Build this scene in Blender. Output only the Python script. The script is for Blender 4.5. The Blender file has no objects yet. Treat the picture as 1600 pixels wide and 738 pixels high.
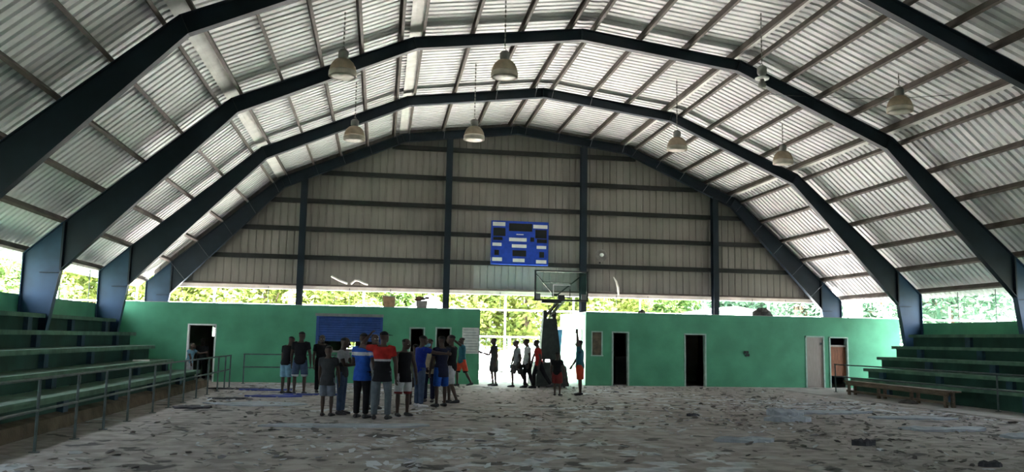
import bpy, math, random
from mathutils import Vector as V, Matrix
R = math.radians
rnd = random.Random(7)
sc = bpy.context.scene
C = sc.collection

# ------------------------------------------------------------------ camera
cam_d = bpy.data.cameras.new('camera'); cam = bpy.data.objects.new('camera', cam_d); C.objects.link(cam)
F_PX, YAW, PITCH, ROLL = 1313.93, .1537, .1228, .0181
cam_d.sensor_width = 36; cam_d.lens = F_PX / 1600 * 36; cam_d.clip_end = 400
fwd = V((math.sin(YAW)*math.cos(PITCH), math.cos(YAW)*math.cos(PITCH), math.sin(PITCH)))
r0 = V((math.cos(YAW), -math.sin(YAW), 0)); u0 = r0.cross(fwd)
rr = r0*math.cos(ROLL) + u0*math.sin(ROLL); uu = u0*math.cos(ROLL) - r0*math.sin(ROLL)
m = Matrix((rr, uu, -fwd)).transposed().to_4x4(); m.translation = V((-4.69, 0, 1.6))
cam.matrix_world = m
sc.camera = cam

# ------------------------------------------------------------------ world, sun, exposure
w = bpy.data.worlds.new('world'); sc.world = w; w.use_nodes = True
bg = w.node_tree.nodes['Background']; bg.inputs[0].default_value = (.80, .90, 1, 1); bg.inputs[1].default_value = 1.2
sd = bpy.data.lights.new('sun', 'SUN'); sd.energy = 34; sd.angle = R(.6); sd.color = (1, .96, .91)
so = bpy.data.objects.new('sun', sd); C.objects.link(so)
SUN_DIR = V((.30, -.42, -.86))            # where the light travels
so.rotation_euler = SUN_DIR.to_track_quat('-Z', 'Y').to_euler()
vs = sc.view_settings; vs.view_transform = 'Standard'; vs.look = 'None'; vs.gamma = 1; vs.use_curve_mapping = False
vs.exposure = 3.65
cy = sc.cycles
cy.max_bounces = 10; cy.diffuse_bounces = 6; cy.sample_clamp_indirect = 12; cy.use_denoising = True

# ------------------------------------------------------------------ materials
MATS = {}
def mat(name, col, rough=.7, metal=0, var=.15, scale=6, bump=0, bscale=None, col2=None, stretch=(1, 1, 1), spec=.3, detail=4):
    if name in MATS: return MATS[name]
    mt = bpy.data.materials.new(name); mt.use_nodes = True; nt = mt.node_tree; N = nt.nodes; L = nt.links
    b = N['Principled BSDF']; b.inputs['Roughness'].default_value = rough; b.inputs['Metallic'].default_value = metal
    b.inputs['Specular IOR Level'].default_value = spec
    tc = N.new('ShaderNodeTexCoord'); mp = N.new('ShaderNodeMapping'); mp.inputs['Scale'].default_value = stretch
    L.new(tc.outputs['Object'], mp.inputs[0])
    nz = N.new('ShaderNodeTexNoise'); nz.inputs['Scale'].default_value = scale; nz.inputs['Detail'].default_value = detail
    L.new(mp.outputs[0], nz.inputs['Vector'])
    cr = N.new('ShaderNodeValToRGB'); e = cr.color_ramp.elements; e[0].position = .35; e[1].position = .68
    c2 = col2 or tuple(min(1, c*(1+var)) for c in col); c1 = col if col2 else tuple(c*(1-var) for c in col)
    e[0].color = (*c1, 1); e[1].color = (*c2, 1)
    L.new(nz.outputs[0], cr.inputs[0]); L.new(cr.outputs[0], b.inputs['Base Color'])
    if bump:
        n2 = N.new('ShaderNodeTexNoise'); n2.inputs['Scale'].default_value = bscale or scale*4; n2.inputs['Detail'].default_value = 6
        L.new(mp.outputs[0], n2.inputs['Vector'])
        bp = N.new('ShaderNodeBump'); bp.inputs['Strength'].default_value = bump; bp.inputs['Distance'].default_value = .03
        L.new(n2.outputs[0], bp.inputs['Height']); L.new(bp.outputs[0], b.inputs['Normal'])
    MATS[name] = mt
    return mt
NAVYLIT = mat('window_lit_column_navy', (.013, .042, .085), .5, var=.2, scale=1.5)  # frame navy made bluer on the columns for light from the side openings
NAVY = mat('navy_steel_paint', (.006, .015, .026), .55, var=.25, scale=1.5)
FLANGE = mat('navy_flange_paint', (.10, .12, .14), .5, var=.2, scale=2)
PURL = mat('brown_primer_steel', (.085, .070, .062), .7, var=.3, scale=2)
ZINC = mat('galvanised_sheet', (.66, .66, .67), .55, .0, var=.12, scale=.8, stretch=(1, .3, 1), spec=.35)
FLASH = mat('white_flashing', (.66, .66, .63), .6, var=.12, scale=3, bump=.5, bscale=5)
GABLE = mat('gable_sheet', (.235, .22, .20), .6, var=.15, scale=1.2, stretch=(1, 1, .35))
GABLE2 = mat('newer_gable_sheet', (.27, .275, .265), .6, var=.1, scale=1.2)
GREEN = mat('green_wall_paint', (.068, .265, .15), .65, var=.14, scale=1.3, bump=.15, bscale=30)
GREENLIT = mat('passage_lit_green', (.20, .50, .34), .65, var=.1, scale=1.5)  # wall green lightened for the daylight bouncing in the passage
INNER = mat('room_plaster', (.30, .27, .22), .8, var=.2, scale=1)
WHITE = mat('white_paint', (.72, .72, .70), .6, var=.06)
WOODW = mat('weathered_bench_wood', (.105, .075, .052), .75, var=.35, scale=4, stretch=(6, .6, 6), bump=.3)
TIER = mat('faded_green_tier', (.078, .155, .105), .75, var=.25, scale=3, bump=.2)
RISER = mat('shaded_green_riser', (.013, .048, .034), .8, var=.35, scale=1.2)  # riser green darkened for the shade beneath the seat lips
PILLAR = mat('blue_pillar_paint', (.02, .05, .075), .7, var=.2)
DIRT = mat('brown_dirt_kerb', (.10, .075, .05), .95, var=.35, scale=3, bump=.6)
CONC = mat('apron_concrete', (.30, .29, .275), .85, var=.18, scale=1.4, bump=.25)
RAIL = mat('rail_steel', (.055, .075, .075), .5, var=.3)
BLACK = mat('black_metal', (.018, .020, .020), .5, var=.2)
BLUE = mat('scoreboard_blue', (.012, .055, .42), .5, var=.15)
SHUT = mat('shutter_blue', (.022, .060, .20), .55, var=.2, scale=3)
DARKP = mat('display_black', (.012, .012, .012), .4)
PAD = mat('dark_pad_vinyl', (.022, .030, .026), .6, var=.3)
BROWND = mat('brown_door_wood', (.20, .075, .035), .6, var=.3, scale=5, stretch=(6, 6, .6))
GREYD = mat('grey_door_wood', (.30, .26, .23), .7, var=.12, scale=5, stretch=(6, 6, .6))
CARD = mat('cardboard', (.42, .27, .16), .85, var=.2)
LEAFS = []
def leaf_mat(name, c1, c2):
    mt = mat(name, c1, .6, scale=.9, col2=c2)
    nt = mt.node_tree; N = nt.nodes; L = nt.links; b = N['Principled BSDF']
    tr = N.new('ShaderNodeBsdfTranslucent'); mx = N.new('ShaderNodeMixShader'); mx.inputs[0].default_value = .45
    src = b.inputs['Base Color'].links[0].from_socket
    L.new(src, tr.inputs[0]); L.new(b.outputs[0], mx.inputs[1]); L.new(tr.outputs[0], mx.inputs[2])
    L.new(mx.outputs[0], N['Material Output'].inputs[0])
    return mt
LEAF = [leaf_mat('yellow_green_leaves', (.062, .095, .016), (.165, .20, .045)),
        leaf_mat('mid_green_leaves', (.055, .11, .028), (.145, .21, .060)),
        leaf_mat('blue_green_leaves', (.035, .09, .055), (.085, .15, .095))]
BARK = mat('bark', (.12, .09, .065), .9, var=.3, bump=.5)
def floor_mat():
    mt = bpy.data.materials.new('peeling_court_floor'); mt.use_nodes = True; nt = mt.node_tree; N = nt.nodes; L = nt.links
    b = N['Principled BSDF']; b.inputs['Roughness'].default_value = .8; b.inputs['Specular IOR Level'].default_value = .25
    tc = N.new('ShaderNodeTexCoord')
    def noise(s, d=5, off=0):
        n = N.new('ShaderNodeTexNoise'); n.inputs['Scale'].default_value = s; n.inputs['Detail'].default_value = d
        mp = N.new('ShaderNodeMapping'); mp.inputs['Location'].default_value = (off, off*.7, 0)
        L.new(tc.outputs['Object'], mp.inputs[0]); L.new(mp.outputs[0], n.inputs['Vector']); return n
    def ramp(n, p0, c0, p1, c1):
        r = N.new('ShaderNodeValToRGB'); e = r.color_ramp.elements; e[0].position = p0; e[1].position = p1
        e[0].color = (*c0, 1); e[1].color = (*c1, 1); L.new(n.outputs[0], r.inputs[0]); return r
    def mix(f, a, bb):
        x = N.new('ShaderNodeMix'); x.data_type = 'RGBA'; L.new(f.outputs[0], x.inputs[0])
        L.new(a, x.inputs[6]); L.new(bb, x.inputs[7]); return x.outputs[2]
    base = ramp(noise(.22, 4), .35, (.26, .23, .21), .65, (.34, .305, .28))
    fine = ramp(noise(3.2, 6, 3), .42, (.17, .155, .145), .60, (.38, .35, .33))
    k = N.new('ShaderNodeMix'); k.data_type = 'RGBA'; k.inputs[0].default_value = .55
    L.new(base.outputs[0], k.inputs[6]); L.new(fine.outputs[0], k.inputs[7])
    zone = ramp(noise(.16, 2, 11), .50, (0, 0, 0), .58, (1, 1, 1))
    fl = ramp(noise(1.9, 8, 5), .53, (0, 0, 0), .56, (1, 1, 1))
    mm = N.new('ShaderNodeMath'); mm.operation = 'MULTIPLY'; L.new(zone.outputs[0], mm.inputs[0]); L.new(fl.outputs[0], mm.inputs[1])
    pale = ramp(noise(5, 3, 9), .4, (.36, .39, .42), .6, (.52, .54, .56))
    c = mix(mm, k.outputs[2], pale.outputs[0])
    hole = ramp(noise(1.5, 9, 21), .60, (0, 0, 0), .63, (1, 1, 1))
    dk = N.new('ShaderNodeRGB'); dk.outputs[0].default_value = (.075, .07, .068, 1)
    c = mix(hole, c, dk.outputs[0])
    L.new(c, b.inputs['Base Color'])
    bp = N.new('ShaderNodeBump'); bp.inputs['Strength'].default_value = .9; bp.inputs['Distance'].default_value = .05
    L.new(noise(2.6, 8, 5).outputs[0], bp.inputs['Height']); L.new(bp.outputs[0], b.inputs['Normal'])
    return mt
FLOOR = floor_mat()
GROUND = mat('sunlit_ground', (.64, .61, .58), .95, var=.2, scale=.5)
def fabric(name, c): return mat(name, c, .85, var=.18, scale=9, spec=.15)
def glass_mat():
    mt = bpy.data.materials.new('clear_board'); mt.use_nodes = True; nt = mt.node_tree; N = nt.nodes; L = nt.links
    t = N.new('ShaderNodeBsdfTransparent'); g = N.new('ShaderNodeBsdfGlossy'); g.inputs['Roughness'].default_value = .08
    t.inputs[0].default_value = (.86, .9, .88, 1)
    mx = N.new('ShaderNodeMixShader'); mx.inputs[0].default_value = .06
    L.new(t.outputs[0], mx.inputs[1]); L.new(g.outputs[0], mx.inputs[2]); L.new(mx.outputs[0], N['Material Output'].inputs[0])
    return mt
GLASS = glass_mat()
CARGLASS = mat('car_glass', (.05, .06, .07), .1, spec=.6)

# ------------------------------------------------------------------ mesh builder (all coordinates are world coordinates)
class MB:
    def __init__(s): s.v = []; s.f = []; s.mi = []
    def add(s, vs, fs, mi=0):
        o = len(s.v); s.v += [tuple(p) for p in vs]; s.f += [tuple(i+o for i in f) for f in fs]; s.mi += [mi]*len(fs); return s
    def box(s, x0, x1, y0, y1, z0, z1, mi=0):
        vs = [(x, y, z) for z in (z0, z1) for y in (y0, y1) for x in (x0, x1)]
        return s.add(vs, [(0, 2, 3, 1), (4, 5, 7, 6), (0, 1, 5, 4), (2, 6, 7, 3), (0, 4, 6, 2), (1, 3, 7, 5)], mi)
    def obox(s, c, ax, ay, az, mi=0):     # oriented box: centre and three half-axes
        c, ax, ay, az = V(c), V(ax), V(ay), V(az)
        vs = [c+ax*i+ay*j+az*k for k in (-1, 1) for j in (-1, 1) for i in (-1, 1)]
        return s.add(vs, [(0, 2, 3, 1), (4, 5, 7, 6), (0, 1, 5, 4), (2, 6, 7, 3), (0, 4, 6, 2), (1, 3, 7, 5)], mi)
    def bar(s, a, b, w, h, up=(0, 0, 1), mi=0):   # rectangular bar a-b
        a, b = V(a), V(b); d = (b-a); sd_ = d.cross(V(up)).normalized(); u_ = sd_.cross(d).normalized()
        return s.obox((a+b)/2, d/2, sd_*w/2, u_*h/2, mi)
    def prism(s, poly, y0, y1, mi=0):     # xz outline extruded along y
        n = len(poly); vs = [(x, y0, z) for x, z in poly] + [(x, y1, z) for x, z in poly]
        fs = [tuple(range(n)), tuple(range(2*n-1, n-1, -1))] + [(i, i+n, (i+1) % n+n, (i+1) % n) for i in range(n)]
        return s.add(vs, fs, mi)
    def prism_x(s, poly, x0, x1, mi=0):   # yz outline extruded along x
        n = len(poly); vs = [(x0, y, z) for y, z in poly] + [(x1, y, z) for y, z in poly]
        fs = [tuple(range(n)), tuple(range(2*n-1, n-1, -1))] + [(i, i+n, (i+1) % n+n, (i+1) % n) for i in range(n)]
        return s.add(vs, fs, mi)
    def tube(s, pts, rad, n=8, mi=0):
        pts = [V(p) for p in pts]
        if not hasattr(rad, '__len__'): rad = [rad]*len(pts)
        ring = []; ref = None
        for i, p in enumerate(pts):
            d = (pts[min(i+1, len(pts)-1)] - pts[max(i-1, 0)]).normalized()
            if ref is None: ref = V((1, 0, 0)) if abs(d.x) < .8 else V((0, 1, 0))
            a = (ref - d*ref.dot(d)).normalized(); b = d.cross(a); ref = a
            ring.append([p + (a*math.cos(2*math.pi*k/n) + b*math.sin(2*math.pi*k/n))*rad[i] for k in range(n)])
        return s.rings(ring, mi)
    def rings(s, ring, mi=0):
        n = len(ring[0]); vs = [p for r_ in ring for p in r_]; fs = []
        for i in range(len(ring)-1):
            for k in range(n):
                a, b = i*n+k, i*n+(k+1) % n; fs.append((a, b, b+n, a+n))
        fs.append(tuple(range(n-1, -1, -1))); q = (len(ring)-1)*n; fs.append(tuple(range(q, q+n)))
        return s.add(vs, fs, mi)
    def lathe(s, c, prof, n=20, mi=0):    # profile (r, z) about the vertical through c
        return s.rings([[V(c)+V((max(r_, .001)*math.cos(2*math.pi*k/n), max(r_, .001)*math.sin(2*math.pi*k/n), z)) for k in range(n)] for r_, z in prof], mi)
    def ellip(s, c, r_, n=10, mi=0, M=None):
        rg = []
        for i in range(n+1):
            t = math.pi*(i/n)*.98+.03; rg.append([])
            for k in range(2*n):
                p = V((r_[0]*math.sin(t)*math.cos(math.pi*k/n), r_[1]*math.sin(t)*math.sin(math.pi*k/n), -r_[2]*math.cos(t)))
                rg[-1].append(V(c) + (M @ p if M else p))
        return s.rings(rg, mi)
    def mesh(s, name, mats, off=V((0, 0, 0)), smooth=False):
        me = bpy.data.meshes.new(name)
        me.from_pydata([(p[0]-off[0], p[1]-off[1], p[2]-off[2]) for p in s.v], [], s.f)
        for mt in mats: me.materials.append(mt)
        if len(mats) > 1: me.polygons.foreach_set('material_index', s.mi)
        if smooth: me.polygons.foreach_set('use_smooth', [True]*len(me.polygons))
        me.update(); return me
def part(name, mb, mats, parent=None, smooth=False, label=None):
    if not isinstance(mats, (list, tuple)): mats = [mats]
    off = parent['_o'] if parent is not None else (0, 0, 0)
    o = bpy.data.objects.new(name, mb.mesh(name, mats, off, smooth)); C.objects.link(o)
    if parent is not None: o.parent = parent
    o['_o'] = off
    if label: o['label'] = label
    return o
def thing(name, label, cat, loc=(0, 0, 0), group=None):
    o = bpy.data.objects.new(name, None); o.empty_display_size = .2; C.objects.link(o); o.location = loc
    o['_o'] = tuple(loc); o['label'] = label; o['category'] = cat
    if group: o['group'] = group
    return o
def solo(name, mb, mats, label, cat, group=None, smooth=False, kind=None):   # a thing that is one mesh; origin at its base centre
    xs = [p[0] for p in mb.v]; ys = [p[1] for p in mb.v]; zs = [p[2] for p in mb.v]
    off = ((min(xs)+max(xs))/2, (min(ys)+max(ys))/2, min(zs))
    if not isinstance(mats, (list, tuple)): mats = [mats]
    o = bpy.data.objects.new(name, mb.mesh(name, mats, off, smooth)); C.objects.link(o); o.location = off
    o['label'] = label; o['category'] = cat
    if group: o['group'] = group
    if kind: o['kind'] = kind
    return o
def struct(name, mb=None, mats=None, label=None, smooth=False, loc=(0, 0, 0)):
    if mb is None:
        o = bpy.data.objects.new(name, None); C.objects.link(o); o.location = loc; o['_o'] = tuple(loc)
    else: o = part(name, mb, mats, None, smooth)
    o['kind'] = 'structure'
    if label: o['label'] = label
    return o
def copy_tree(o, delta, label, group=None):
    c = o.copy(); C.objects.link(c); c.location = V(o.location)+V(delta); c['label'] = label
    if group: c['group'] = group
    for ch in list(o.children):
        d = ch.copy(); C.objects.link(d); d.parent = c
        for g in list(ch.children):
            e = g.copy(); C.objects.link(e); e.parent = d
    return c

# ------------------------------------------------------------------ hall geometry
CX = .67
YF = [16.55, 22.35, 28.09, 33.5]
YB, YE = -7.0, 34.2
INN = [(0, 10.02), (4.60, 9.44), (9.22, 7.37), (13.22, 3.11), (13.68, 0)]
OUT = [(0, 10.35), (4.72, 9.75), (9.40, 7.74), (13.23, 4.33), (14.11, 3.51), (14.11, 0)]
def offs(poly, d):           # offset an open polyline towards +normal (outwards/up)
    r_ = []
    for i in range(len(poly)):
        a = V(poly[max(i-1, 0)]); b = V(poly[i]); c = V(poly[min(i+1, len(poly)-1)])
        def nrm(p, q): t = (q-p).normalized(); return V((-t.y, t.x))
        n1 = nrm(a, b) if i else nrm(b, c); n2 = nrm(b, c) if i < len(poly)-1 else nrm(a, b)
        if i == 0 : n1 = V((-n2.x, n2.y))          # mirrored at the ridge
        mm_ = (n1+n2).normalized(); r_.append(tuple(b + mm_*d/mm_.dot(n2)))
    return r_
ROOFL = offs(OUT[:5], .225)
ex, ez = ROOFL[4]; dx, dz = V((ROOFL[4][0]-ROOFL[3][0], ROOFL[4][1]-ROOFL[3][1])).normalized()
ROOFL[4] = (ex+dx*.45, ez+dz*.45)
def seg_pt(poly, i, s):
    a, b = V(poly[i]), V(poly[i+1]); t = (b-a).normalized(); return a+t*s, t, (b-a).length
def roof_z(x):
    x = abs(x-CX)
    for i in range(4):
        a, b = ROOFL[i], ROOFL[i+1]
        if x <= b[0]: return a[1]+(b[1]-a[1])*(x-a[0])/(b[0]-a[0])
    return ROOFL[4][1]

# floor and ground
struct('floor', MB().box(-13.6, 15.2, YB, 34.6, -.25, 0), FLOOR, 'dusty grey brown court floor littered with peeling flakes')
struct('ground', MB().box(-70, 80, 34.6, 110, -.3, -.03), GROUND, 'bright sunlit ground beyond the passage')
struct('ground_side', MB().box(-70, -13.68, YB-30, 34.6, -.3, -.03).box(15.31, 80, YB-30, 34.6, -.3, -.03).box(-13.62, 15.22, YB-30, YB, -.3, -.03), mat('bounce_dimming_lawn', (.046, .052, .038), .95, var=.3, scale=.7), 'side grass toned dark to dim the light bouncing into the hall')  # unseen side ground, toned dark to weaken light through the side openings
struct('floor_right', MB().prism([(9.35, .0), (9.37, .03), (15.1, .03), (15.1, 0)], YB, 28.6), CONC, 'pale concrete apron strip before the right bleachers')

# corrugated roof: ribs run up the slopes, pitch along the hall
prof = []
y = YB; P = .265
while y < YE:
    prof += [(y, 0), (y+P*.60, 0), (y+P*.62, .085), (y+P*.98, .085)]; y += P
nodes = []
for i in range(5):
    if i == 0: continue
    nodes.append(ROOFL[i])
line = [(ROOFL[4])]
for i in (3, 2, 1, 0):
    a = V(ROOFL[i])
    if i == 3: line.append(tuple(a)); continue
    nb = V(ROOFL[i+1]); pv = V(ROOFL[i-1]) if i else V((-ROOFL[1][0], ROOFL[1][1]))
    for (p_, s_) in ((nb, .22), (nb, .08), (pv, .08), (pv, .22)):
        t = (p_-a).normalized(); q = a+t*s_
        q.y -= .035 if s_ == .08 else 0
        line.append((q.x, q.y))
line = line[:-2] + [(-x, z) for x, z in line[:-2]][::-1]       # right eave -> left eave
vsx = []; fsx = []
n = len(line)
for (yy, h) in prof:
    for j, (x, z) in enumerate(line):
        a = V(line[max(j-1, 0)]); b = V(line[min(j+1, n-1)]); t = (b-a).normalized(); nn = V((t.y, -t.x))
        if nn.y < 0: nn = -nn
        vsx.append((CX+x+nn.x*h, yy, z+nn.y*h))
for i in range(len(prof)-1):
    for j in range(n-1): fsx.append((i*n+j, i*n+j+1, (i+1)*n+j+1, (i+1)*n+j))
struct('ceiling', MB().add(vsx, fsx), ZINC, 'ribbed galvanised roof sheets of the vaulted hall')

# purlins, one long channel per line
def purlin(side, i, s, desc, mt=PURL, hgt=.2):
    p, t, L_ = seg_pt(OUT, i, s)
    nn = V((-t.y, t.x)); nn = nn if nn.y > 0 else -nn
    mb = MB(); T = V((side*t.x, 0, t.y)); Nn = V((side*nn.x, 0, nn.y))
    c = V((CX+side*p.x, 0, p.y)) + Nn*(hgt/2+.004)
    yc, hl = (YB+YE-.3)/2, (YE-.3-YB)/2
    c.y = yc; A = V((0, hl, 0))
    mb.obox(c, A, T*.004, Nn*hgt/2)
    for e in (-1, 1):
        mb.obox(c+Nn*e*(hgt/2-.004)+T*.035, A, T*.035, Nn*.004)
        mb.obox(c+Nn*e*(hgt/2-.016)+T*.068, A, T*.003, Nn*.014)
    solo('purlin', mb, mt, desc, 'purlin', 'roof purlins')
    return c
nth = ['lowest', 'second', 'third', 'fourth', 'fifth', 'sixth']
PURLS = []
for side, sn in ((-1, 'left'), (1, 'right')):
    for i, (k, zone) in enumerate(((3, 'nearly flat top slope'), (4, 'middle slope'), (4, 'steep lower slope'))):
        _, _, L_ = seg_pt(OUT, i, 0); a = .30; b = L_-.30 if i < 2 else L_
        for j in range(k+1):
            s = a+(b-a)*j/k
            if i == 0: d = ['beside the ridge', 'next to the ridge pair', 'below its middle', 'just above the first bend'][j]
            elif i == 1: d = ['just under the first bend', 'second from the first bend', 'halfway down the slope', 'next above the second bend', 'just above the second bend'][j]
            else: d = ['just under the second bend', 'second from the second bend', 'halfway to the knee', 'next above the knee', 'at the knee of the frames'][j]
            c = purlin(side, i, s, 'brown steel purlin under the %s roof, %s, %s' % (sn, zone, d)); PURLS.append((side, i, s, c))
    purlin(side, 3, 1.12, 'brown eave purlin along the top of the %s side openings' % sn, hgt=.2)

# bent white flashing strips in the roof bends
k_ = 0
for side, sn in ((-1, 'left'), (1, 'right')):
    for i, bn in ((1, 'first'), (2, 'second')):
        a = V(ROOFL[i]); up = V(ROOFL[i-1]); t = (up-a).normalized(); dn = (V(ROOFL[i+1])-a).normalized()
        wd = .27 if side < 0 else .15
        mb = MB(); pts = [a+dn*(.06 if side < 0 else -.06), a+t*.06, a+t*(.06+wd)]
        q = [(CX+side*p.x, p.y-.085) for p in pts]
        q2 = [(x, z-.012) for x, z in q][::-1]
        mb.prism(q+q2, YB, YE-.3)
        solo('flashing_strip', mb, FLASH, 'smooth whitish flashing strip in the %s bend of the %s roof' % (bn, sn), 'flashing', 'bend flashings')

# steel frames
WORDS = ['nearest', 'second', 'third', 'farthest']
def frame(y, label, braces):
    root = thing('steel_frame', label, 'frame', (CX, y, 0), 'steel arch frames')
    for s in (-1, 1):
        def P2(p): return (CX+s*p[0], p[1])
        # rafter: web plus two flanges; column the same
        mb = MB(); inn = [P2(p) for p in INN]; out = [P2(p) for p in OUT]
        mb.prism(inn[:4]+[out[3], out[2], out[1], out[0]], y-.008, y+.008)
        def fl(mb, pts, up, mi=0):
            for a, b in zip(pts, pts[1:]):
                A, B = V((a[0], y, a[1])), V((b[0], y, b[1])); d = (B-A).normalized(); nn = V((0, 1, 0)).cross(d)
                if nn.z < 0 and abs(nn.z) > .02: nn = -nn
                mb.obox((A+B)/2+nn*(.009*up), (B-A)/2+d*.006, (0, .1, 0), nn*.009, mi)
        fl(mb, out[:4], -1); fl(mb, inn[:4], 1)
        part('rafter', mb, NAVY, root)
        mb = MB(); mb.prism([inn[3], out[3], out[4], out[5], inn[4]], y-.008, y+.008)
        fl(mb, [inn[3], inn[4]], 1); fl(mb, [out[3], out[4], out[5]], -1)
        part('column', mb, NAVYLIT, root)
        mb = MB(); mb.obox((inn[3][0], y, (inn[3][1]+out[3][1])/2), (.022, 0, 0), (0, .105, 0), (0, 0, (out[3][1]-inn[3][1])/2-.01))
        part('knee_plate', mb, NAVY, root)
        mb = MB(); mb.obox((CX+s*13.47, y-.05, 3.05), (.23, 0, 0), (0, .05, 0), (0, 0, .008)); part('stiffener', mb, NAVY, root)
        for i in (0, 1, 2):      # splice plates at the bends
            a, b = V((inn[i][0], 0, inn[i][1])), V((out[i][0], 0, out[i][1]))
            if i == 0 and s > 0: continue
            mb = MB(); mb.bar(a+V((0, y, 0)), b+V((0, y, 0)), .20, .03, (1, 0, 0)); part('splice_plate', mb, NAVY, root)
        if braces:
            for (sd2, i, sv, c) in PURLS:
                if sd2 != s or (braces == 1 and (i > 1 or sv > 2.2 and i == 0 or i == 1)): continue
                p, t, L_ = seg_pt(OUT, i, sv); q, _, L2 = seg_pt(INN, i, min(sv, seg_pt(INN, i, 0)[2]-.05))
                mb = MB(); mb.bar((CX+s*p.x, y-.62, p.y+.02), (CX+s*q.x, y-.09, q.y+.02), .05, .006, (t.x*s, 0, t.y))
                part('flange_brace', mb, FLANGE, root)
    return root
for y, wd, br in zip(YF, WORDS, (0, 0, 1, 2)):
    frame(y, '%s dark navy steel arch frame %s' % (wd, 'against the ribbed end wall' if wd == 'farthest' else 'spanning the hall from the camera'), br)
frame(10.8, 'dark navy steel arch frame close to the camera, above the view', 0)

# side parapets behind the top bleacher row
struct('wall_left', MB().box(-13.66, -13.47, YB, 30.2, 0, 2.50), GREEN, 'green parapet wall behind the left bleachers')
struct('wall_right', MB().box(14.82, 15.0, YB, 28.3, 0, 2.45), GREEN, 'green parapet wall behind the right bleachers')
# thin bars in the side openings
for side, ys, x, zb, sn in ((-1, (20.5, 25.2, 27.6), -13.56, 2.5, 'left'), (1, (19.6, 24.4, 26.2), 14.9, 2.45, 'right')):
    for j, y in enumerate(ys):
        solo('window_bar', MB().tube([(x, y, zb), (x, y, 3.5)], .014, 6), RAIL, 'thin upright bar in the %s side opening, %s along the bleachers' % (sn, ['nearest', 'second', 'farthest'][j]), 'bar', 'bars in the side openings')

# ------------------------------------------------------------------ end wall (gable)
GY = 33.72
GZ = [4.67, 5.80, 6.92, 8.08, 9.28]
def gable(x0, x1, z0, zt, mt, off=0.0):
    xs = []; x = x0; pitch = .29
    while x < x1-1e-6:
        xs += [(x, 0), (min(x+pitch*.72, x1), 0), (min(x+pitch*.80, x1), .025), (min(x+pitch*.94, x1), .025)]; x += pitch
    xs.append((x1, 0))
    vs_ = []; 
    for x, h in xs:
        top = min(zt, roof_z(x)+.02)
        vs_ += [(x, GY+.12+h+off, min(z0, top)), (x, GY+.12+h+off, top)]
    return vs_, [(2*i, 2*i+2, 2*i+3, 2*i+1) for i in range(len(xs)-1)]
gm = MB(); gm.add(*gable(CX-13.95, CX+13.95, 3.55, 20, GABLE))
struct('wall_back', gm, GABLE, 'brown grey ribbed sheet gable closing the far end')
nm = MB(); nm.add(*gable(-1.0, 3.3, 3.50, 4.62, GABLE2, -.03))
solo('replacement_sheet', nm, GABLE2, 'lighter grey ribbed sheet patch below the scoreboard', 'roofing sheet')
for x, d in ((-7.8, 'far left'), (-2.11, 'left of the scoreboard'), (3.48, 'right of the scoreboard behind the backboard'), (9.18, 'far right')):
    mb = MB(); zt = roof_z(x)-.55
    mb.box(x-.008, x+.008, GY-.30, GY-.02, 2.68, zt).box(x-.12, x+.12, GY-.31, GY-.295, 2.68, zt).box(x-.12, x+.12, GY-.025, GY-.01, 2.68, zt)
    solo('gable_post', mb, NAVY, 'dark steel wind post of the end wall, %s' % d, 'post', 'gable posts')
for z, d in zip(GZ, ('lowest, level with the scoreboard bottom', 'second up, behind the scoreboard', 'third up, above the scoreboard', 'fourth up', 'topmost')):
    hw = 13.9
    while roof_z(CX+hw) < z+.55: hw -= .05
    mb = MB(); x0, x1 = CX-hw, CX+hw
    mb.box(x0, x1, GY-.005, GY+.005, z-.09, z+.09).box(x0, x1, GY, GY+.10, z+.08, z+.09).box(x0, x1, GY-.0, GY+.10, z-.09, z-.08).box(x0, x1, GY+.09, GY+.10, z+.05, z+.08)
    solo('girt', mb, BLACK, 'dark horizontal girt across the end wall, %s' % d, 'girt', 'end wall girts')
struct('trim_1', MB().box(CX-13.6, CX+13.6, GY+.02, GY+.20, 3.40, 3.55), mat('pale_fascia', (.62, .57, .52), .7, var=.15, scale=2), 'pale fascia under the end wall sheets')
solo('dirt_band_angle', MB().box(CX-13.5, CX+13.5, GY-.02, GY+.06, 3.55, 3.62), PURL, 'brown bottom angle under the end wall sheets', 'angle')
# hanging rods of the opening below
for j, x in enumerate((-9.0, -5.9, -4.3, .1, 4.95, 6.3, 10.9, 12.4)):
    solo('hanging_rod', MB().tube([(x, GY+.012, 2.69), (x, GY+.012, 3.50)], .012, 6), RAIL, 'thin upright rod in the end opening, %s from the left' % ['first', 'second', 'third', 'fourth', 'fifth', 'sixth', 'seventh', 'eighth'][j], 'rod', 'rods in the end opening')

struct('wall_near_blocker', MB().prism([(CX-14.2, 3.5), (CX+14.2, 3.5)]+[(CX+q[0], q[1]-.05) for q in ROOFL[3::-1]]+[(CX-q[0], q[1]-.05) for q in ROOFL[1:4]], YB+.1, YB+.2).box(-13.6, 15, YB+.1, YB+.25, 0, 3.5), GREEN, 'unseen closed near end wall added to cut light from behind the camera')  # out of view, closed off to keep near-end light out
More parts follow.
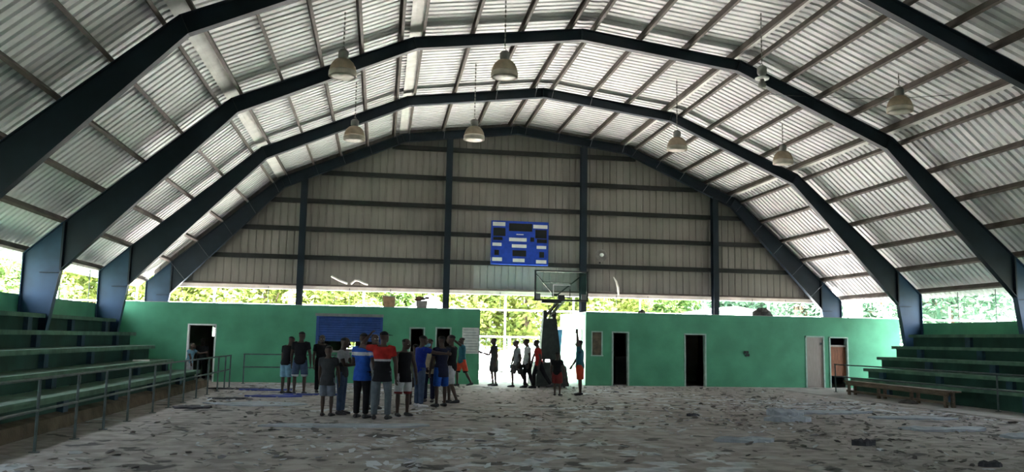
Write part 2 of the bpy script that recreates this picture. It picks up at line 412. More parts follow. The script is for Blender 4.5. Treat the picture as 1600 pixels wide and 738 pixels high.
# scoreboard
sb = thing('scoreboard', 'blue electronic scoreboard with black displays on the end wall', 'scoreboard', (.79, 33.30, 4.62))
X0, X1, Z0, Z1 = -.36, 1.94, 4.62, 6.34
part('case', MB().box(X0, X1, 33.25, 33.40, Z0, Z1).box(X0-.02, X1+.02, 33.235, 33.41, Z1-.03, Z1+.02).box(X0-.02, X1+.02, 33.235, 33.41, Z0-.02, Z0+.03).box(X0-.02, X0+.03, 33.235, 33.41, Z0, Z1).box(X1-.03, X1+.02, 33.235, 33.41, Z0, Z1), BLUE, sb)
def sbr(u0, u1, v0, v1, yo): 
    fx = (X1-X0)/392; fz = (Z1-Z0)/297
    return (X0+(u0-130)*fx, X0+(u1-130)*fx, 33.25-yo, 33.25, Z1-(v1-88)*fz, Z1-(v0-88)*fz)
for r_ in ((248, 410, 100, 155), (140, 224, 135, 192), (432, 512, 140, 200), (140, 205, 200, 221), (398, 425, 195, 225), (444, 514, 205, 231), (275, 370, 288, 330), (150, 182, 290, 326), (462, 496, 295, 335)):
    part('display', MB().box(*sbr(*r_, .012)), DARKP, sb)
for r_ in ((133, 222, 95, 122), (418, 522, 105, 130), (300, 350, 174, 180), (250, 372, 201, 226), (270, 372, 247, 270), (135, 198, 240, 262), (443, 510, 252, 273), (125, 203, 342, 367), (278, 360, 346, 370), (440, 512, 352, 376)):
    part('caption_strip', MB().box(*sbr(*r_, .014)), WHITE, sb, label='white caption strip')
# round floodlight
fl_ = thing('floodlight', 'small round glass floodlight on the end wall right of the scoreboard', 'light', (4.19, 33.6, 5.09))
part('bowl', MB().rings([[(4.19+r_*math.cos(a*math.pi/10), yy, 5.09+r_*math.sin(a*math.pi/10)) for a in range(20)] for r_, yy in ((.06, 33.62), (.2, 33.5), (.26, 33.36), (.25, 33.34), (.17, 33.42), (.02, 33.46))]), mat('grey_bowl', (.22, .21, .20), .4), fl_, True)
part('bulb', MB().ellip((4.22, 33.36, 5.12), (.09, .07, .08)), mat('glass_bulb', (.75, .77, .75), .15, spec=.6), fl_, True)
part('bracket', MB().box(4.16, 4.22, 33.5, 33.75, 4.85, 4.9).box(4.16, 4.22, 33.55, 33.6, 4.78, 5.1), BLACK, fl_)
# bent white scraps on the bottom of the gable
PALE = mat('pale_tube', (.74, .72, .68), .5)
solo('broken_tube', MB().tube([(-6.62, 33.6, 3.95), (-6.3, 33.58, 3.79), (-5.98, 33.6, 3.68)], .04, 8), PALE, 'straight white scrap slanting on the end wall foot, left one', 'scrap')
solo('bent_tube', MB().tube([(-5.85, 33.6, 3.66), (-5.7, 33.55, 3.80), (-5.55, 33.55, 3.80), (-5.35, 33.58, 3.70), (-5.2, 33.6, 3.66)], .04, 8), PALE, 'white scrap bent like a roof on the end wall foot', 'scrap')
solo('curved_strip', MB().tube([(4.78, 33.6, 4.25), (4.9, 33.57, 4.05), (4.97, 33.56, 3.8), (5.0, 33.57, 3.5)], [.02, .04, .05, .04], 8), PALE, 'curved pale strip hanging at the end wall foot right of the backboard', 'scrap')

# ------------------------------------------------------------------ green room blocks under the gable
WY, WB = 30.17, 34.6
def holed(x0, x1, z0, z1, y0, y1, holes, mb):
    xs = sorted(set([x0, x1]+[h[0] for h in holes]+[h[1] for h in holes])); zs = sorted(set([z0, z1]+[h[2] for h in holes]+[h[3] for h in holes]))
    for a, b in zip(xs, xs[1:]):
        run = None
        for c, d in zip(zs, zs[1:]):
            inside = any(h[0] < (a+b)/2 < h[1] and h[2] < (c+d)/2 < h[3] for h in holes)
            if inside:
                if run: mb.box(a, b, y0, y1, *run); run = None
            else: run = (run[0], d) if run else (c, d)
        if run: mb.box(a, b, y0, y1, *run)
    return mb
LH = [(-11.13, -10.19, 0, 1.95), (-6.84, -4.59, 1.05, 2.32), (-3.63, -3.08, 0, 1.98), (-2.71, -2.14, 0, 2.0)]
RH = [(2.99, 3.42, 1.06, 1.97), (3.76, 4.42, 0, 1.97), (6.54, 7.40, 0, 1.95), (11.36, 12.14, 0, 1.95), (12.34, 13.12, 0, 1.93)]
def block(name, x0, x1, holes, back, parts_, lab, sidemat):
    mb = holed(x0, x1, 0, 2.56, WY, WY+.15, holes, MB())
    holed(x0, x1, 0, 2.56, WB-.15, WB, back, mb)
    o = struct(name, mb, GREEN, lab)
    e = MB().box(x0, x0+.15, WY+.15, WB-.15, 0, 2.56).box(x1-.15, x1, WY+.15, WB-.15, 0, 2.56)
    part('end_wall', e, sidemat, o)
    part('roof_slab', MB().box(x0, x1, WY, WB, 2.56, 2.66), GREEN, o)
    part('slab_bounce_top', MB().box(x0+.03, x1-.03, WY+.06, WB, 2.66, 2.68), CONC, o)  # unseen pale top, added to throw more light up to the roof
    ii = MB()
    for x in parts_: ii.box(x-.06, x+.06, WY+.15, WB-.15, 0, 2.56)
    part('inner_wall', ii, INNER, o)
    ln = holed(x0+.16, x1-.16, 0, 2.55, WB-.17, WB-.155, back, MB()); part('inner_lining', ln, INNER, o)
    return o
block('wall_passage_left', -13.46, -1.12, LH, [(-11.12, -10.80, 1.50, 1.95), (-5.95, -5.6, 1.12, 1.40)], (-9.3, -3.95, -2.9), 'green painted room block left of the open passage', GREEN)
block('wall_passage_right', 2.78, 15.3, RH, [], (3.58, 5.4, 8.8, 12.24), 'green painted room block right of the open passage', GREENLIT)

# louvre slats in the back windows
lv = thing('louvre_window', 'bright slatted window deep inside the leftmost doorway', 'window', (-10.96, WB-.1, 1.5))
part('frame', MB().box(-11.12, -10.80, WB-.14, WB-.02, 1.50, 1.53).box(-11.12, -10.80, WB-.14, WB-.02, 1.92, 1.95), WHITE, lv)
sl = MB()
for k in range(5): sl.obox((-10.96, WB-.08, 1.57+k*.08), (.155, 0, 0), (0, .04, .026), (0, -.002, .004))
part('slats', sl, WHITE, lv)
# doors
def door(num, x0, x1, zt, lab, framecol=WHITE, leaf=None):
    r_ = struct('door_%d' % num, None, None, lab, loc=((x0+x1)/2, WY, 0))
    f = .05; part('door_frame', MB().box(x0, x0+f, WY-.02, WY+.17, 0, zt).box(x1-f, x1, WY-.02, WY+.17, 0, zt).box(x0, x1, WY-.02, WY+.17, zt-f, zt), framecol, r_)
    return r_
JAMB = mat('grey_green_jamb', (.30, .42, .36), .7)
d1 = door(1, -11.13, -10.19, 1.95, 'dark open doorway with white jamb beside the left bleachers')
d2 = door(2, -3.63, -3.08, 1.98, 'dark narrow doorway, left of two behind the crowd', JAMB)
d3 = door(3, -2.71, -2.14, 2.0, 'dark narrow doorway, right of two behind the crowd', JAMB)
d4 = door(4, 3.76, 4.42, 1.97, 'open doorway with pale leaf swung inside, right block', JAMB)
mb = MB().obox((3.92, WY+.42, .96), (.10, .30, 0), (-.018, .008, 0), (0, 0, .94)); lf = part('leaf', mb, mat('pale_leaf', (.50, .56, .56), .5), d4)
part('handle', MB().tube([(4.01, WY+.62, .98), (4.06, WY+.60, .98), (4.05, WY+.52, .98)], .012, 6), RAIL, lf)
solo('dark_locker', MB().box(4.28, 4.9, WY+1.3, WY+1.8, 0, 1.0).box(4.26, 4.92, WY+1.28, WY+1.82, 1.0, 1.03), mat('locker_dark', (.04, .045, .05), .6), 'dark low cabinet inside the doorway with the pale leaf', 'cabinet')
d5 = door(5, 6.54, 7.40, 1.95, 'dark open doorway in the middle of the right block', JAMB)
d6 = door(6, 11.36, 12.14, 1.95, 'closed grey beige door in the right block', JAMB)
lf = part('leaf', MB().box(11.41, 12.09, WY+.03, WY+.07, .01, 1.90).box(11.46, 12.04, WY+.02, WY+.03, 1.40, 1.42).box(11.44, 12.06, WY+.018, WY+.03, .05, .09), GREYD, d6)
part('latch', MB().box(11.98, 12.05, WY-.0, WY+.03, 1.62, 1.70), RAIL, lf)
d7 = door(7, 12.34, 13.12, 1.93, 'doorway with brown leaf ajar beside the right bleachers', JAMB)
lf = part('leaf', MB().box(12.39, 13.07, WY+.10, WY+.14, .45, 1.55).box(12.45, 13.0, WY+.09, WY+.10, .55, .95).box(12.45, 13.0, WY+.09, WY+.10, 1.05, 1.45), BROWND, d7)
part('rail_bar', MB().box(12.39, 13.07, WY+.06, WY+.10, 1.55, 1.62), GREYD, d7)
# small window in the right block
w1 = struct('window_1', None, None, 'small square dark window at the corner of the right block', loc=(3.2, WY, 1.06))
part('window_frame', MB().box(2.99, 3.03, WY, WY+.12, 1.06, 1.97).box(3.38, 3.42, WY, WY+.12, 1.06, 1.97).box(2.99, 3.42, WY, WY+.12, 1.93, 1.97).box(2.97, 3.44, WY-.02, WY+.12, 1.06, 1.10), JAMB, w1)
part('pane', MB().box(3.03, 3.38, WY+.05, WY+.06, 1.1, 1.93), mat('brown_board', (.10, .075, .045), .5, var=.4, scale=5), w1)
# roller shutter and counter
rs = thing('roller_shutter', 'blue roller shutter half lowered over the serving counter', 'shutter', (-5.7, WY, 1.5))
q = []; z = 1.5
while z < 2.30: q += [(WY+.02, z), (WY+.0, z+.035), (WY+.02, z+.065)]; z += .08
part('curtain', MB().prism_x(q+[(WY+.05, 2.32), (WY+.05, 1.5)], -6.80, -4.63), SHUT, rs)
part('bottom_bar', MB().box(-6.80, -4.63, WY-.01, WY+.05, 1.44, 1.50), SHUT, rs)
part('guide_rail', MB().box(-6.86, -6.78, WY-.03, WY+.06, 1.05, 2.33), SHUT, rs); part('guide_rail', MB().box(-4.65, -4.57, WY-.03, WY+.06, 1.05, 2.33), SHUT, rs)
part('head_box', MB().box(-6.9, -4.55, WY-.05, WY+.1, 2.30, 2.40), mat('shutter_head', (.16, .17, .16), .6), rs)
solo('serving_counter', MB().box(-6.77, -4.66, WY-.18, WY+.3, 1.055, 1.11).box(-6.7, -6.62, WY-.14, WY-.005, .90, 1.055).box(-4.80, -4.72, WY-.14, WY-.005, .90, 1.055), CONC, 'concrete serving counter slab under the blue shutter', 'counter')
# notice boards
nb = thing('notice_board', 'whitish notice sheet with grey lines at the left edge of the passage', 'sign', (-1.45, WY, 1.08))
part('board', MB().box(-1.75, -1.15, WY-.032, WY-.002, 1.08, 2.0), mat('dull_white_board', (.50, .53, .50), .6), nb)
mb = MB()
for k in range(9):
    z = 1.93-k*.098; mb.box(-1.71, -1.19-.06*(k % 3 == 1), WY-.036, WY-.032, z-.016, z)
part('printed_lines', mb, mat('grey_print', (.16, .20, .19), .7), nb)
nb2 = thing('hanging_notice', 'narrow white notice on the pale side wall of the passage', 'sign', (2.77, 31.0, 1.0))
part('board', MB().box(2.75, 2.78, 30.75, 31.25, 1.0, 2.02), WHITE, nb2)
mb = MB()
for k in range(7): mb.box(2.742, 2.75, 31.02, 31.2, 1.52+k*.066, 1.55+k*.066)
part('printed_lines', mb, mat('dark_print', (.06, .08, .08), .7), nb2)
eb = thing('switch_box', 'small dark switch box on the right green wall', 'switch', (8.97, WY, 1.17))
part('plate', MB().box(8.88, 9.05, WY-.05, WY, 1.24, 1.34), BLACK, eb); part('plate', MB().box(8.95, 9.09, WY-.04, WY, 1.14, 1.23), BLACK, eb)
part('knob', MB().box(8.95, 8.98, WY-.07, WY-.05, 1.27, 1.31), RAIL, eb)

# junk lying on the block roof
b1 = thing('cardboard_bin', 'brown open bin tilted on the left block roof', 'bin', (-4.35, 31.9, 2.68))
part('side', MB().rings([[(-4.35+r_*math.cos(a*math.pi/8)-.05*(zz-2.68), 31.9+r_*math.sin(a*math.pi/8), zz+.08*r_*math.cos(a*math.pi/8)*(zz > 2.7)*-1) for a in range(16)] for r_, zz in ((.20, 2.68), (.24, 3.12), (.255, 3.13), (.215, 3.12), (.18, 2.75))]), CARD, b1, True)
part('rim', MB().rings([[(-4.37+r_*math.cos(a*math.pi/8), 31.9+r_*math.sin(a*math.pi/8), zz-.08*r_*math.cos(a*math.pi/8)) for a in range(16)] for r_, zz in ((.25, 3.10), (.265, 3.10), (.265, 3.14), (.25, 3.14))]), GREYD, b1)
b2 = thing('white_bucket', 'whitish bucket heaped with brown rubble on the left block roof', 'bucket', (-3.14, 31.9, 2.68))
part('bucket', MB().lathe((-3.14, 31.9, 2.68), [(.18, 0), (.22, .30), (.235, .31), (.21, .31), (.16, .05)], 18), mat('dirty_white', (.35, .33, .30), .6), b2, True)
mb = MB()
for k in range(9): mb.ellip((-3.14+rnd.uniform(-.2, .2), 31.9+rnd.uniform(-.1, .1), 3.02+rnd.uniform(-.04, .1)), (rnd.uniform(.08, .14), .09, rnd.uniform(.04, .08)), 4)
part('rubble', mb, mat('brown_rubble', (.14, .085, .055), .95, var=.4, bump=.6), b2)
def lump(c, r_, seed, mt, label, cat, name):
    rd = random.Random(seed); mb = MB(); rg = []
    for i in range(9):
        t = math.pi*.5*i/8; rg.append([])
        for k in range(16):
            j = 1+rd.uniform(-.16, .16); rg[-1].append((c[0]+r_[0]*math.cos(t)*math.cos(k*math.pi/8)*j+.001*k, c[1]+r_[1]*math.cos(t)*math.sin(k*math.pi/8)*j, c[2]+r_[2]*math.sin(t)*(1+rd.uniform(-.12, .12))))
    mb.rings(rg); return solo(name, mb, mt, label, cat)
RUB = mat('grey_rubble', (.075, .070, .066), .95, var=.4, bump=.8)
lump((10.50, 32.0, 2.69), (.40, .35, .36), 3, RUB, 'dark rubbish heap on the right block roof', 'heap', 'rubbish_heap')
lump((5.16, 31.0, 2.68), (.14, .14, .14), 4, RUB, 'small dark lump on the right block roof edge', 'lump', 'debris_lump')

# ------------------------------------------------------------------ bleachers
LZ = [.53, .85, 1.24, 1.62, 2.03]
def bleacher(side, xs, label, yends, ystart):
    root = thing('bleacher', label, 'bleachers', ((xs[0]+xs[-1])/2, (ystart+yends[0])/2, 0), 'spectator bleachers')
    back = -13.45 if side < 0 else 14.80
    for k, (x, z, ye) in enumerate(zip(xs, LZ, yends)):
        nxt = xs[k+1] if k < 4 else back
        far = nxt + side*(.12 if k < 4 else 0)
        a, b = sorted((x, far))
        part('seat_slab', MB().box(a, b, ystart, ye, z-.10, z), TIER, root)
        rx = x+side*.16; a, b = sorted((rx, rx+side*.12))
        zb = LZ[k-1] if k else 0
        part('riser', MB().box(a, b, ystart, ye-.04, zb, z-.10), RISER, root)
        # end face below the slab
        if k: 
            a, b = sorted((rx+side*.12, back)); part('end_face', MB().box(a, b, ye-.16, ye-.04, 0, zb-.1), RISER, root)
        mb = MB(); y = ystart+1.1+(k % 2)*1.4
        while y < ye-.3:
            a, b = sorted((x+side*.05, rx)); part('support_pillar', MB().box(a, b, y, y+.24, zb, z-.10), PILLAR, root); y += 2.87
    return root
LX = [-9.95, -10.66, -11.36, -12.06, -12.82]
RX = [10.95, 11.66, 12.36, 13.06, 13.80]
bleacher(-1, LX, 'dark green stepped bleachers along the left side of the court', [26.75, 26.4, 27.0, 27.5, 28.0], 6)
bleacher(1, RX, 'dark green stepped bleachers along the right side of the court', [26.4, 26.8, 27.1, 27.3, 27.4], 6)
solo('dirt_kerb', MB().prism([(-9.85, 0), (-9.90, .20), (-10.10, .24), (-10.10, 0)], 5, 27.5), DIRT, 'brown dirty kerb at the foot of the left bleachers', 'kerb')
solo('paper_sheet', MB().obox((-11.0, 24.2, .866), (.2, .05, 0), (-.1, .4, 0), (0, .0, .012)), WHITE, 'pale sheet lying on the left bleachers second step', 'sheet')

# railings
def railing(label, a, b, posts, tops=(.97, .55), r_=.020, group='court railings'):
    a, b = V(a), V(b); root = thing('railing', label, 'railing', tuple((a+b)/2), group)
    for z in tops: part('rail', MB().tube([a+V((0, 0, z)), b+V((0, 0, z))], r_, 8), RAIL, root)
    for t in posts:
        p = a+(b-a)*t; part('post', MB().tube([p, p+V((0, 0, tops[0]))], r_*1.05, 8).lathe(p, [(.07, 0), (.07, .012)], 10), RAIL, root)
    return root
L_ = 27.1-9.3
railing('long dark pipe railing before the left bleachers', (-9.15, 9.3, 0), (-9.15, 27.1, 0), [(y-9.3)/L_ for y in (9.35, 10.8, 12.26, 13.76, 15.1, 16.45, 18.2, 19.5, 20.9, 22.3, 23.7, 25.1, 26.2, 27.05)])
railing('short dark pipe railing before the far wall behind the crowd', (-9.1, 29.2, 0), (-6.1, 29.2, 0), (.01, .5, .99))
railing('dark pipe railing before the right bleachers', (10.72, 9.5, .03), (10.72, 27.0, .03), [(y-9.5)/17.5 for y in (9.55, 12.4, 15.3, 17.6, 19.3, 26.95)], (.93, .53))

# long wooden bench
bn = thing('long_bench', 'long weathered wooden bench before the right bleachers', 'bench', (10.3, 22.9, .03))
A, B = V((10.50, 25.75, 0)), V((10.16, 20.25, 0)); d = (B-A).normalized(); sdv = V((0, 0, 1)).cross(d)
sdv = sdv if sdv.x < 0 else -sdv
def bp(t, s_, z): return A+(B-A)*t+sdv*s_+V((0, 0, z))
part('seat_plank', MB().bar(bp(-.02, .06, .455), bp(1.02, .06, .455), .15, .04), WOODW, bn); part('seat_plank', MB().bar(bp(-.02, -.11, .455), bp(1.02, -.11, .455), .15, .04), WOODW, bn)
part('apron_board', MB().bar(bp(0, .10, .385), bp(1, .10, .385), .025, .10), WOODW, bn)
part('stretcher', MB().bar(bp(0, .08, .15), bp(1, .08, .15), .03, .07), WOODW, bn)
for t in (.03, .36, .68, .97):
    for s_ in (.08, -.12): part('leg', MB().bar(bp(t, s_, .03), bp(t, s_, .435), .07, .09, d), WOODW, bn)
    part('cross_bar', MB().bar(bp(t, .10, .40), bp(t, -.14, .40), .05, .06), WOODW, bn)
lump((10.0, 21.9, .03), (.22, .30, .10), 9, RUB, 'dark rag heap at the foot of the long bench', 'heap', 'rag_heap')

# ------------------------------------------------------------------ basketball stand
bs = thing('basketball_stand', 'portable basketball stand with dark padded tower in the passage', 'basketball stand', (1.12, 28.9, 0))
def frus(c0, w0, d0, z0, c1, w1, d1, z1):
    vs_ = [(c0[0]+i*w0/2, c0[1]+j*d0/2, z0) for i, j in ((-1, -1), (1, -1), (1, 1), (-1, 1))]+[(c1[0]+i*w1/2, c1[1]+j*d1/2, z1) for i, j in ((-1, -1), (1, -1), (1, 1), (-1, 1))]
    return vs_, [(3, 2, 1, 0), (4, 5, 6, 7), (0, 1, 5, 4), (1, 2, 6, 5), (2, 3, 7, 6), (3, 0, 4, 7)]
part('ballast_base', MB().add(*frus((1.17, 29.1), 1.15, 1.7, .06, (1.14, 29.1), 1.02, 1.6, .72)), PAD, bs)
part('ballast_lid', MB().add(*frus((1.14, 29.1), 1.02, 1.6, .72, (1.14, 29.2), .85, 1.3, .84)), PAD, bs)
for x in (.72, 1.6):
    for yy in (28.4, 29.8): part('wheel', MB().rings([[(x+h, yy+.07*math.cos(a*math.pi/6), .07+.07*math.sin(a*math.pi/6)) for a in range(12)] for h in (-.02, .02)]), BLACK, bs)
part('tower_pad', MB().add(*frus((1.15, 28.75), .74, .45, .95, (1.12, 28.75), .46, .30, 2.35)), PAD, bs)
part('fork_arm', MB().box(.90, 1.02, 28.62, 28.9, 2.33, 2.63), BLACK, bs); part('fork_arm', MB().box(1.22, 1.34, 28.62, 28.9, 2.33, 2.63), BLACK, bs)
part('fork_pin', MB().tube([(.9, 28.76, 2.52), (1.34, 28.76, 2.52)], .03, 8), BLACK, bs)
part('tower_post', MB().box(.95, 1.03, 28.92, 29.0, .8, 2.4).box(1.21, 1.29, 28.92, 29.0, .8, 2.4), BLACK, bs)
part('lift_arm', MB().bar((1.05, 28.75, 2.50), (1.30, 27.55, 3.05), .06, .08).bar((1.19, 28.75, 2.45), (1.36, 27.55, 2.95), .06, .08), BLACK, bs)
part('hose', MB().tube([(1.10, 28.6, 2.40), (1.13, 28.5, 2.58), (1.20, 28.4, 2.72), (1.30, 28.3, 2.78)], .022, 8), RAIL, bs)
# backboard (y 27.2): x .30..2.10 of the measured frame
by = 27.2; bx0, bx1, bz0, bz1 = .30, 2.11, 2.89, 3.90
bf = part('backboard_frame', MB().box(bx0, bx1, by-.03, by+.03, bz0, bz0+.06).box(bx0, bx1, by-.03, by+.03, bz1-.05, bz1).box(bx0, bx0+.05, by-.03, by+.03, bz0, bz1).box(bx1-.05, bx1, by-.03, by+.03, bz0, bz1), BLACK, bs)
part('glass', MB().box(bx0+.05, bx1-.05, by-.006, by+.006, bz0+.06, bz1-.05), GLASS, bf)
mb = MB()
mb.bar((bx0+.08, by+.12, bz1-.12), (bx0+.68, by+.12, bz0+.20), .03, .035, (0, 1, 0)).bar((bx1-.12, by+.12, bz1-.08), (bx0+.78, by+.12, bz0+.20), .04, .05, (0, 1, 0))
mb.bar((bx0+.27, by+.12, bz1-.38), (bx1-.52, by+.12, bz1-.41), .03, .04, (0, 1, 0)).box(bx0+.62, bx0+.84, by+.09, by+.2, bz0+.16, bz0+.25)
part('rear_truss', mb, BLACK, bf)
part('target_square', MB().box(bx0+.62, bx1-.6, by-.012, by-.008, bz0+.52, bz0+.55).box(bx0+.62, bx0+.65, by-.012, by-.008, bz0+.12, bz0+.52), WHITE, bf)
part('target_square', MB().box(bx1-.63, bx1-.6, by-.012, by-.008, bz0+.12, bz0+.40).box(bx0+.95, bx1-.6, by-.012, by-.008, bz0+.11, bz0+.14), BLACK, bf, label='darkened part of the target square')
for x in (bx0+.05, bx1-.22): part('corner_plate', MB().box(x, x+.16, by-.02, by+.02, bz0+.06, bz0+.24), mat('grey_plate', (.16, .17, .16), .6), bf)
part('lower_pad', MB().box(bx0+.24, bx0+.90, by-.06, by+.06, bz0-.07, bz0+.02), BLACK, bf)
part('rim_mount', MB().box(bx0+.78, bx0+1.0, by-.10, by+.05, bz0+.06, bz0+.20), BLACK, bf)
# leaning pale blue panel by the stand
solo('blue_panel', MB().obox((1.92, 31.2, 1.02), (.14, 0, 0), (0, .02, 0), (.10, .10, 1.0)), mat('pale_blue_panel', (.10, .30, .55), .6), 'slim blue panel leaning behind the basketball stand', 'panel')

# ------------------------------------------------------------------ pendant lamps
BELL = mat('yellowed_acrylic_bell', (.55, .45, .34), .5, var=.15, scale=5)
BELLR = mat('bell_rim', (.74, .68, .60), .4, var=.1)
def acrylic(mt):
    nt = mt.node_tree; N = nt.nodes; L = nt.links; b = N['Principled BSDF']; tr = N.new('ShaderNodeBsdfTranslucent'); mx = N.new('ShaderNodeMixShader'); mx.inputs[0].default_value = .5
    L.new(b.inputs['Base Color'].links[0].from_socket, tr.inputs[0]); L.new(b.outputs[0], mx.inputs[1]); L.new(tr.outputs[0], mx.inputs[2]); L.new(mx.outputs[0], N['Material Output'].inputs[0])
acrylic(BELL); acrylic(BELLR)
BALL = mat('ballast_grey', (.20, .20, .19), .6)
def lamp(x, y, zb, label, bell=True):
    t = thing('pendant_lamp', label, 'lamp', (x, y, zb), 'bell shaped pendant lamps')
    h = .50
    if bell:
        rf = part('reflector', MB().lathe((x, y, zb), [(.312, 0), (.318, .02), (.315, .12), (.295, .22), (.25, .32), (.17, .40), (.09, .43), (.08, .42), (.16, .385), (.24, .31), (.285, .21), (.305, .12), (.307, .01)], 28), BELL, t, True)
        part('rim', MB().lathe((x, y, zb), [(.31, .0), (.325, .005), (.324, .10), (.318, .13), (.316, .12), (.318, .02)], 28), BELLR, rf, True)
        part('lens', MB().lathe((x, y, zb+.0), [(.01, -.035), (.12, -.03), (.22, -.015), (.308, .012), (.306, .02), (.2, .0), (.01, -.02)], 24), BELLR, rf, True)  # added pale disc standing in for the lit inside of the bell
    else:
        part('lens_ring', MB().lathe((x, y, zb+.30), [(.05, .0), (.17, 0), (.18, .03), (.15, .05), (.06, .06)], 20), WHITE, t, True)
        part('socket', MB().lathe((x, y, zb+.08), [(.03, 0), (.09, .02), (.10, .10), (.06, .16), (.05, .22)], 14), BALL, t, True)
    part('ballast', MB().lathe((x, y, zb+.42), [(.05, -.02), (.10, 0), (.12, .05), (.12, .18), (.08, .22), (.03, .24)], 14), BALL, t, True)
    part('hook', MB().tube([(x, y, zb+.63), (x+.03, y, zb+.68), (x, y, zb+.73), (x-.03, y, zb+.70)], .010, 6), BALL, t)
    zt = roof_z(x)-.10; ch = MB(); z = zb+.72; k = 0
    while z < zt:
        a = (.016, 0, 0) if k % 2 else (0, .016, 0)
        ch.obox((x, y, z+.03), a, (.004, .004, 0), (0, 0, .034)); z += .06; k += 1
    part('chain', ch, BALL, t)
for x, zb, l in ((-5.75, 7.62, 'far left of the near row, overlapping the second frame'), (-1.94, 7.86, 'left of the ridge in the near row'), (8.41, 7.63, 'right end of the near row, large and yellowed')):
    lamp(x, 19.4, zb, 'pendant bell lamp, '+l)
lamp(4.64, 19.4, 7.95, 'pendant lamp without its bell, before the second frame right of the ridge', False)
for x, zb, l in ((-5.64, 7.47, 'far left of the far row'), (-2.02, 7.68, 'left of the ridge in the far row'), (4.50, 7.70, 'right of the ridge in the far row'), (8.10, 7.44, 'right end of the far row')):
    lamp(x, 25.2, zb, 'pendant bell lamp, '+l)
solo('slack_wire', MB().tube([(5.8, 21.5, 8.55), (7.2, 20.6, 8.28), (8.4, 19.9, 8.12), (9.6, 18.9, 8.02)], .008, 5), BLACK, 'thin slack wire crossing under the right roof', 'wire')

# ------------------------------------------------------------------ floor litter
def sheet(cx, cy_, rx, ry, h, seed, ang=0):
    rd = random.Random(seed); n_ = 18; top = []; bot = []
    for k in range(n_):
        a = 2*math.pi*k/n_; j = rd.uniform(.7, 1.15); x = rx*math.cos(a)*j; y_ = ry*math.sin(a)*j
        px, py = cx+x*math.cos(ang)-y_*math.sin(ang), cy_+x*math.sin(ang)+y_*math.cos(ang)
        top.append((px, py, h*rd.uniform(.5, 1.3))); bot.append((px, py, -.01))
    ring2 = [(cx+(p[0]-cx)*.55, cy_+(p[1]-cy_)*.55, h*rd.uniform(.6, 1.5)) for p in top]
    mb = MB(); vs_ = bot+top+ring2+[(cx, cy_, h)]
    fs = []
    for k in range(n_):
        k2 = (k+1) % n_; fs += [(k, k2, k2+n_, k+n_), (k+n_, k2+n_, k2+2*n_, k+2*n_), (k+2*n_, k2+2*n_, 3*n_)]
    return mb.add(vs_, fs)
BMAT = mat('torn_blue_vinyl', (.035, .055, .24), .6, var=.3, scale=3, bump=.3)
DKM = mat('dark_torn_vinyl', (.035, .035, .042), .7, var=.3, bump=.4)
PALEM = mat('pale_torn_vinyl', (.30, .33, .37), .7, var=.2, scale=3, bump=.5)
for (x, y, rx, ry, lab, mt) in (
    (-7.9, 25.9, .75, .28, 'torn blue floor patch nearest the far left railing', BMAT), (-7.35, 23.2, .80, .30, 'torn blue floor patch before the two boys in black', BMAT),
    (-6.4, 24.0, 1.05, .22, 'torn blue floor strip under the boys in black', BMAT),
    (-8.8, 26.2, 1.0, .16, 'dark torn floor strip beside the far left railing', DKM), (-8.65, 19.5, .42, .35, 'dark torn floor patch by the left railing posts', DKM),
    (-8.3, 22.2, .55, .16, 'thin dark torn strip between railing and crowd', DKM)):
    solo('torn_floor_piece', sheet(x, y, rx, ry, .035, int(x*100)), mt, lab, 'floor scrap', 'torn floor pieces')
for (x, y, rx, ry, h, lab, mt) in (
    (4.45, 18.2, .42, .30, .13, 'crumpled pale floor flake heap, largest at right of court', PALEM), (3.9, 16.9, .55, .25, .09, 'pale curled flake left of the largest heap', PALEM),
    (5.7, 18.9, 1.3, .35, .05, 'long pale peeled strip at the right of the court', PALEM), (7.3, 17.6, 1.1, .35, .04, 'long pale peeled strip nearest the long bench', PALEM),
    (6.2, 15.2, .9, .30, .05, 'pale peeled strip in the right foreground', PALEM), (2.2, 18.0, .14, .1, .05, 'small dark clod on the court centre right', DKM),
    (-7.5, 20.6, 1.2, .6, .025, 'wide pale bluish peeled patch near the left railing', PALEM), (-5.2, 15.7, 1.5, .30, .03, 'pale peeled strip in front of the crowd', PALEM),
    (1.3, 13.4, .5, .2, .06, 'pale curled flake in the centre foreground', PALEM), (3.15, 12.9, .20, .12, .08, 'dark clod in the right foreground', DKM),
    (3.6, 10.6, .18, .10, .06, 'dark clod low at the right foreground edge', DKM), (7.0, 14.0, .5, .3, .05, 'pale flake at the right edge of the view', PALEM)):
    solo('peeled_flake', sheet(x, y, rx, ry, h, int(x*77+y)), mt, lab, 'floor scrap', 'peeled floor flakes')
def flakes(n_, seed, mats_, name, label, dens):
    rd = random.Random(seed); mb = MB()
    while len(mb.f) < n_*6:
        y = rd.uniform(8.0, 29.5); x = rd.uniform(-9.0, 9.2)
        if rd.random() > dens(x, y): continue
        s_ = rd.uniform(.02, .075)*(1 if rd.random() < .85 else 1.7); a = rd.uniform(0, 6.3); tl = rd.uniform(-.35, .35)
        ax = V((math.cos(a), math.sin(a), tl))*s_; ay = V((-math.sin(a), math.cos(a), rd.uniform(-.3, .3)))*s_*rd.uniform(.4, .9)
        c = V((x, y, .006+abs(tl)*s_*.6)); th = V((0, 0, .006))
        o = [c+ax+ay*.3, c+ax*.3+ay, c-ax*.8+ay*.6, c-ax-ay*.4, c+ax*.1-ay]
        mb.add(o+[p+th for p in o], [(4, 3, 2, 1, 0), (5, 6, 7, 8, 9)]+[(k, (k+1) % 5, (k+1) % 5+5, k+5) for k in range(5)][:4])
    return solo(name, mb, mats_, label, 'floor litter', kind='stuff')
def dz(x, y):
    v = .35+.3*math.sin(x*.9+y*.5)*math.sin(y*.8-x*.3)
    if x > 2 and y < 20: v += .35
    return max(.06, v)
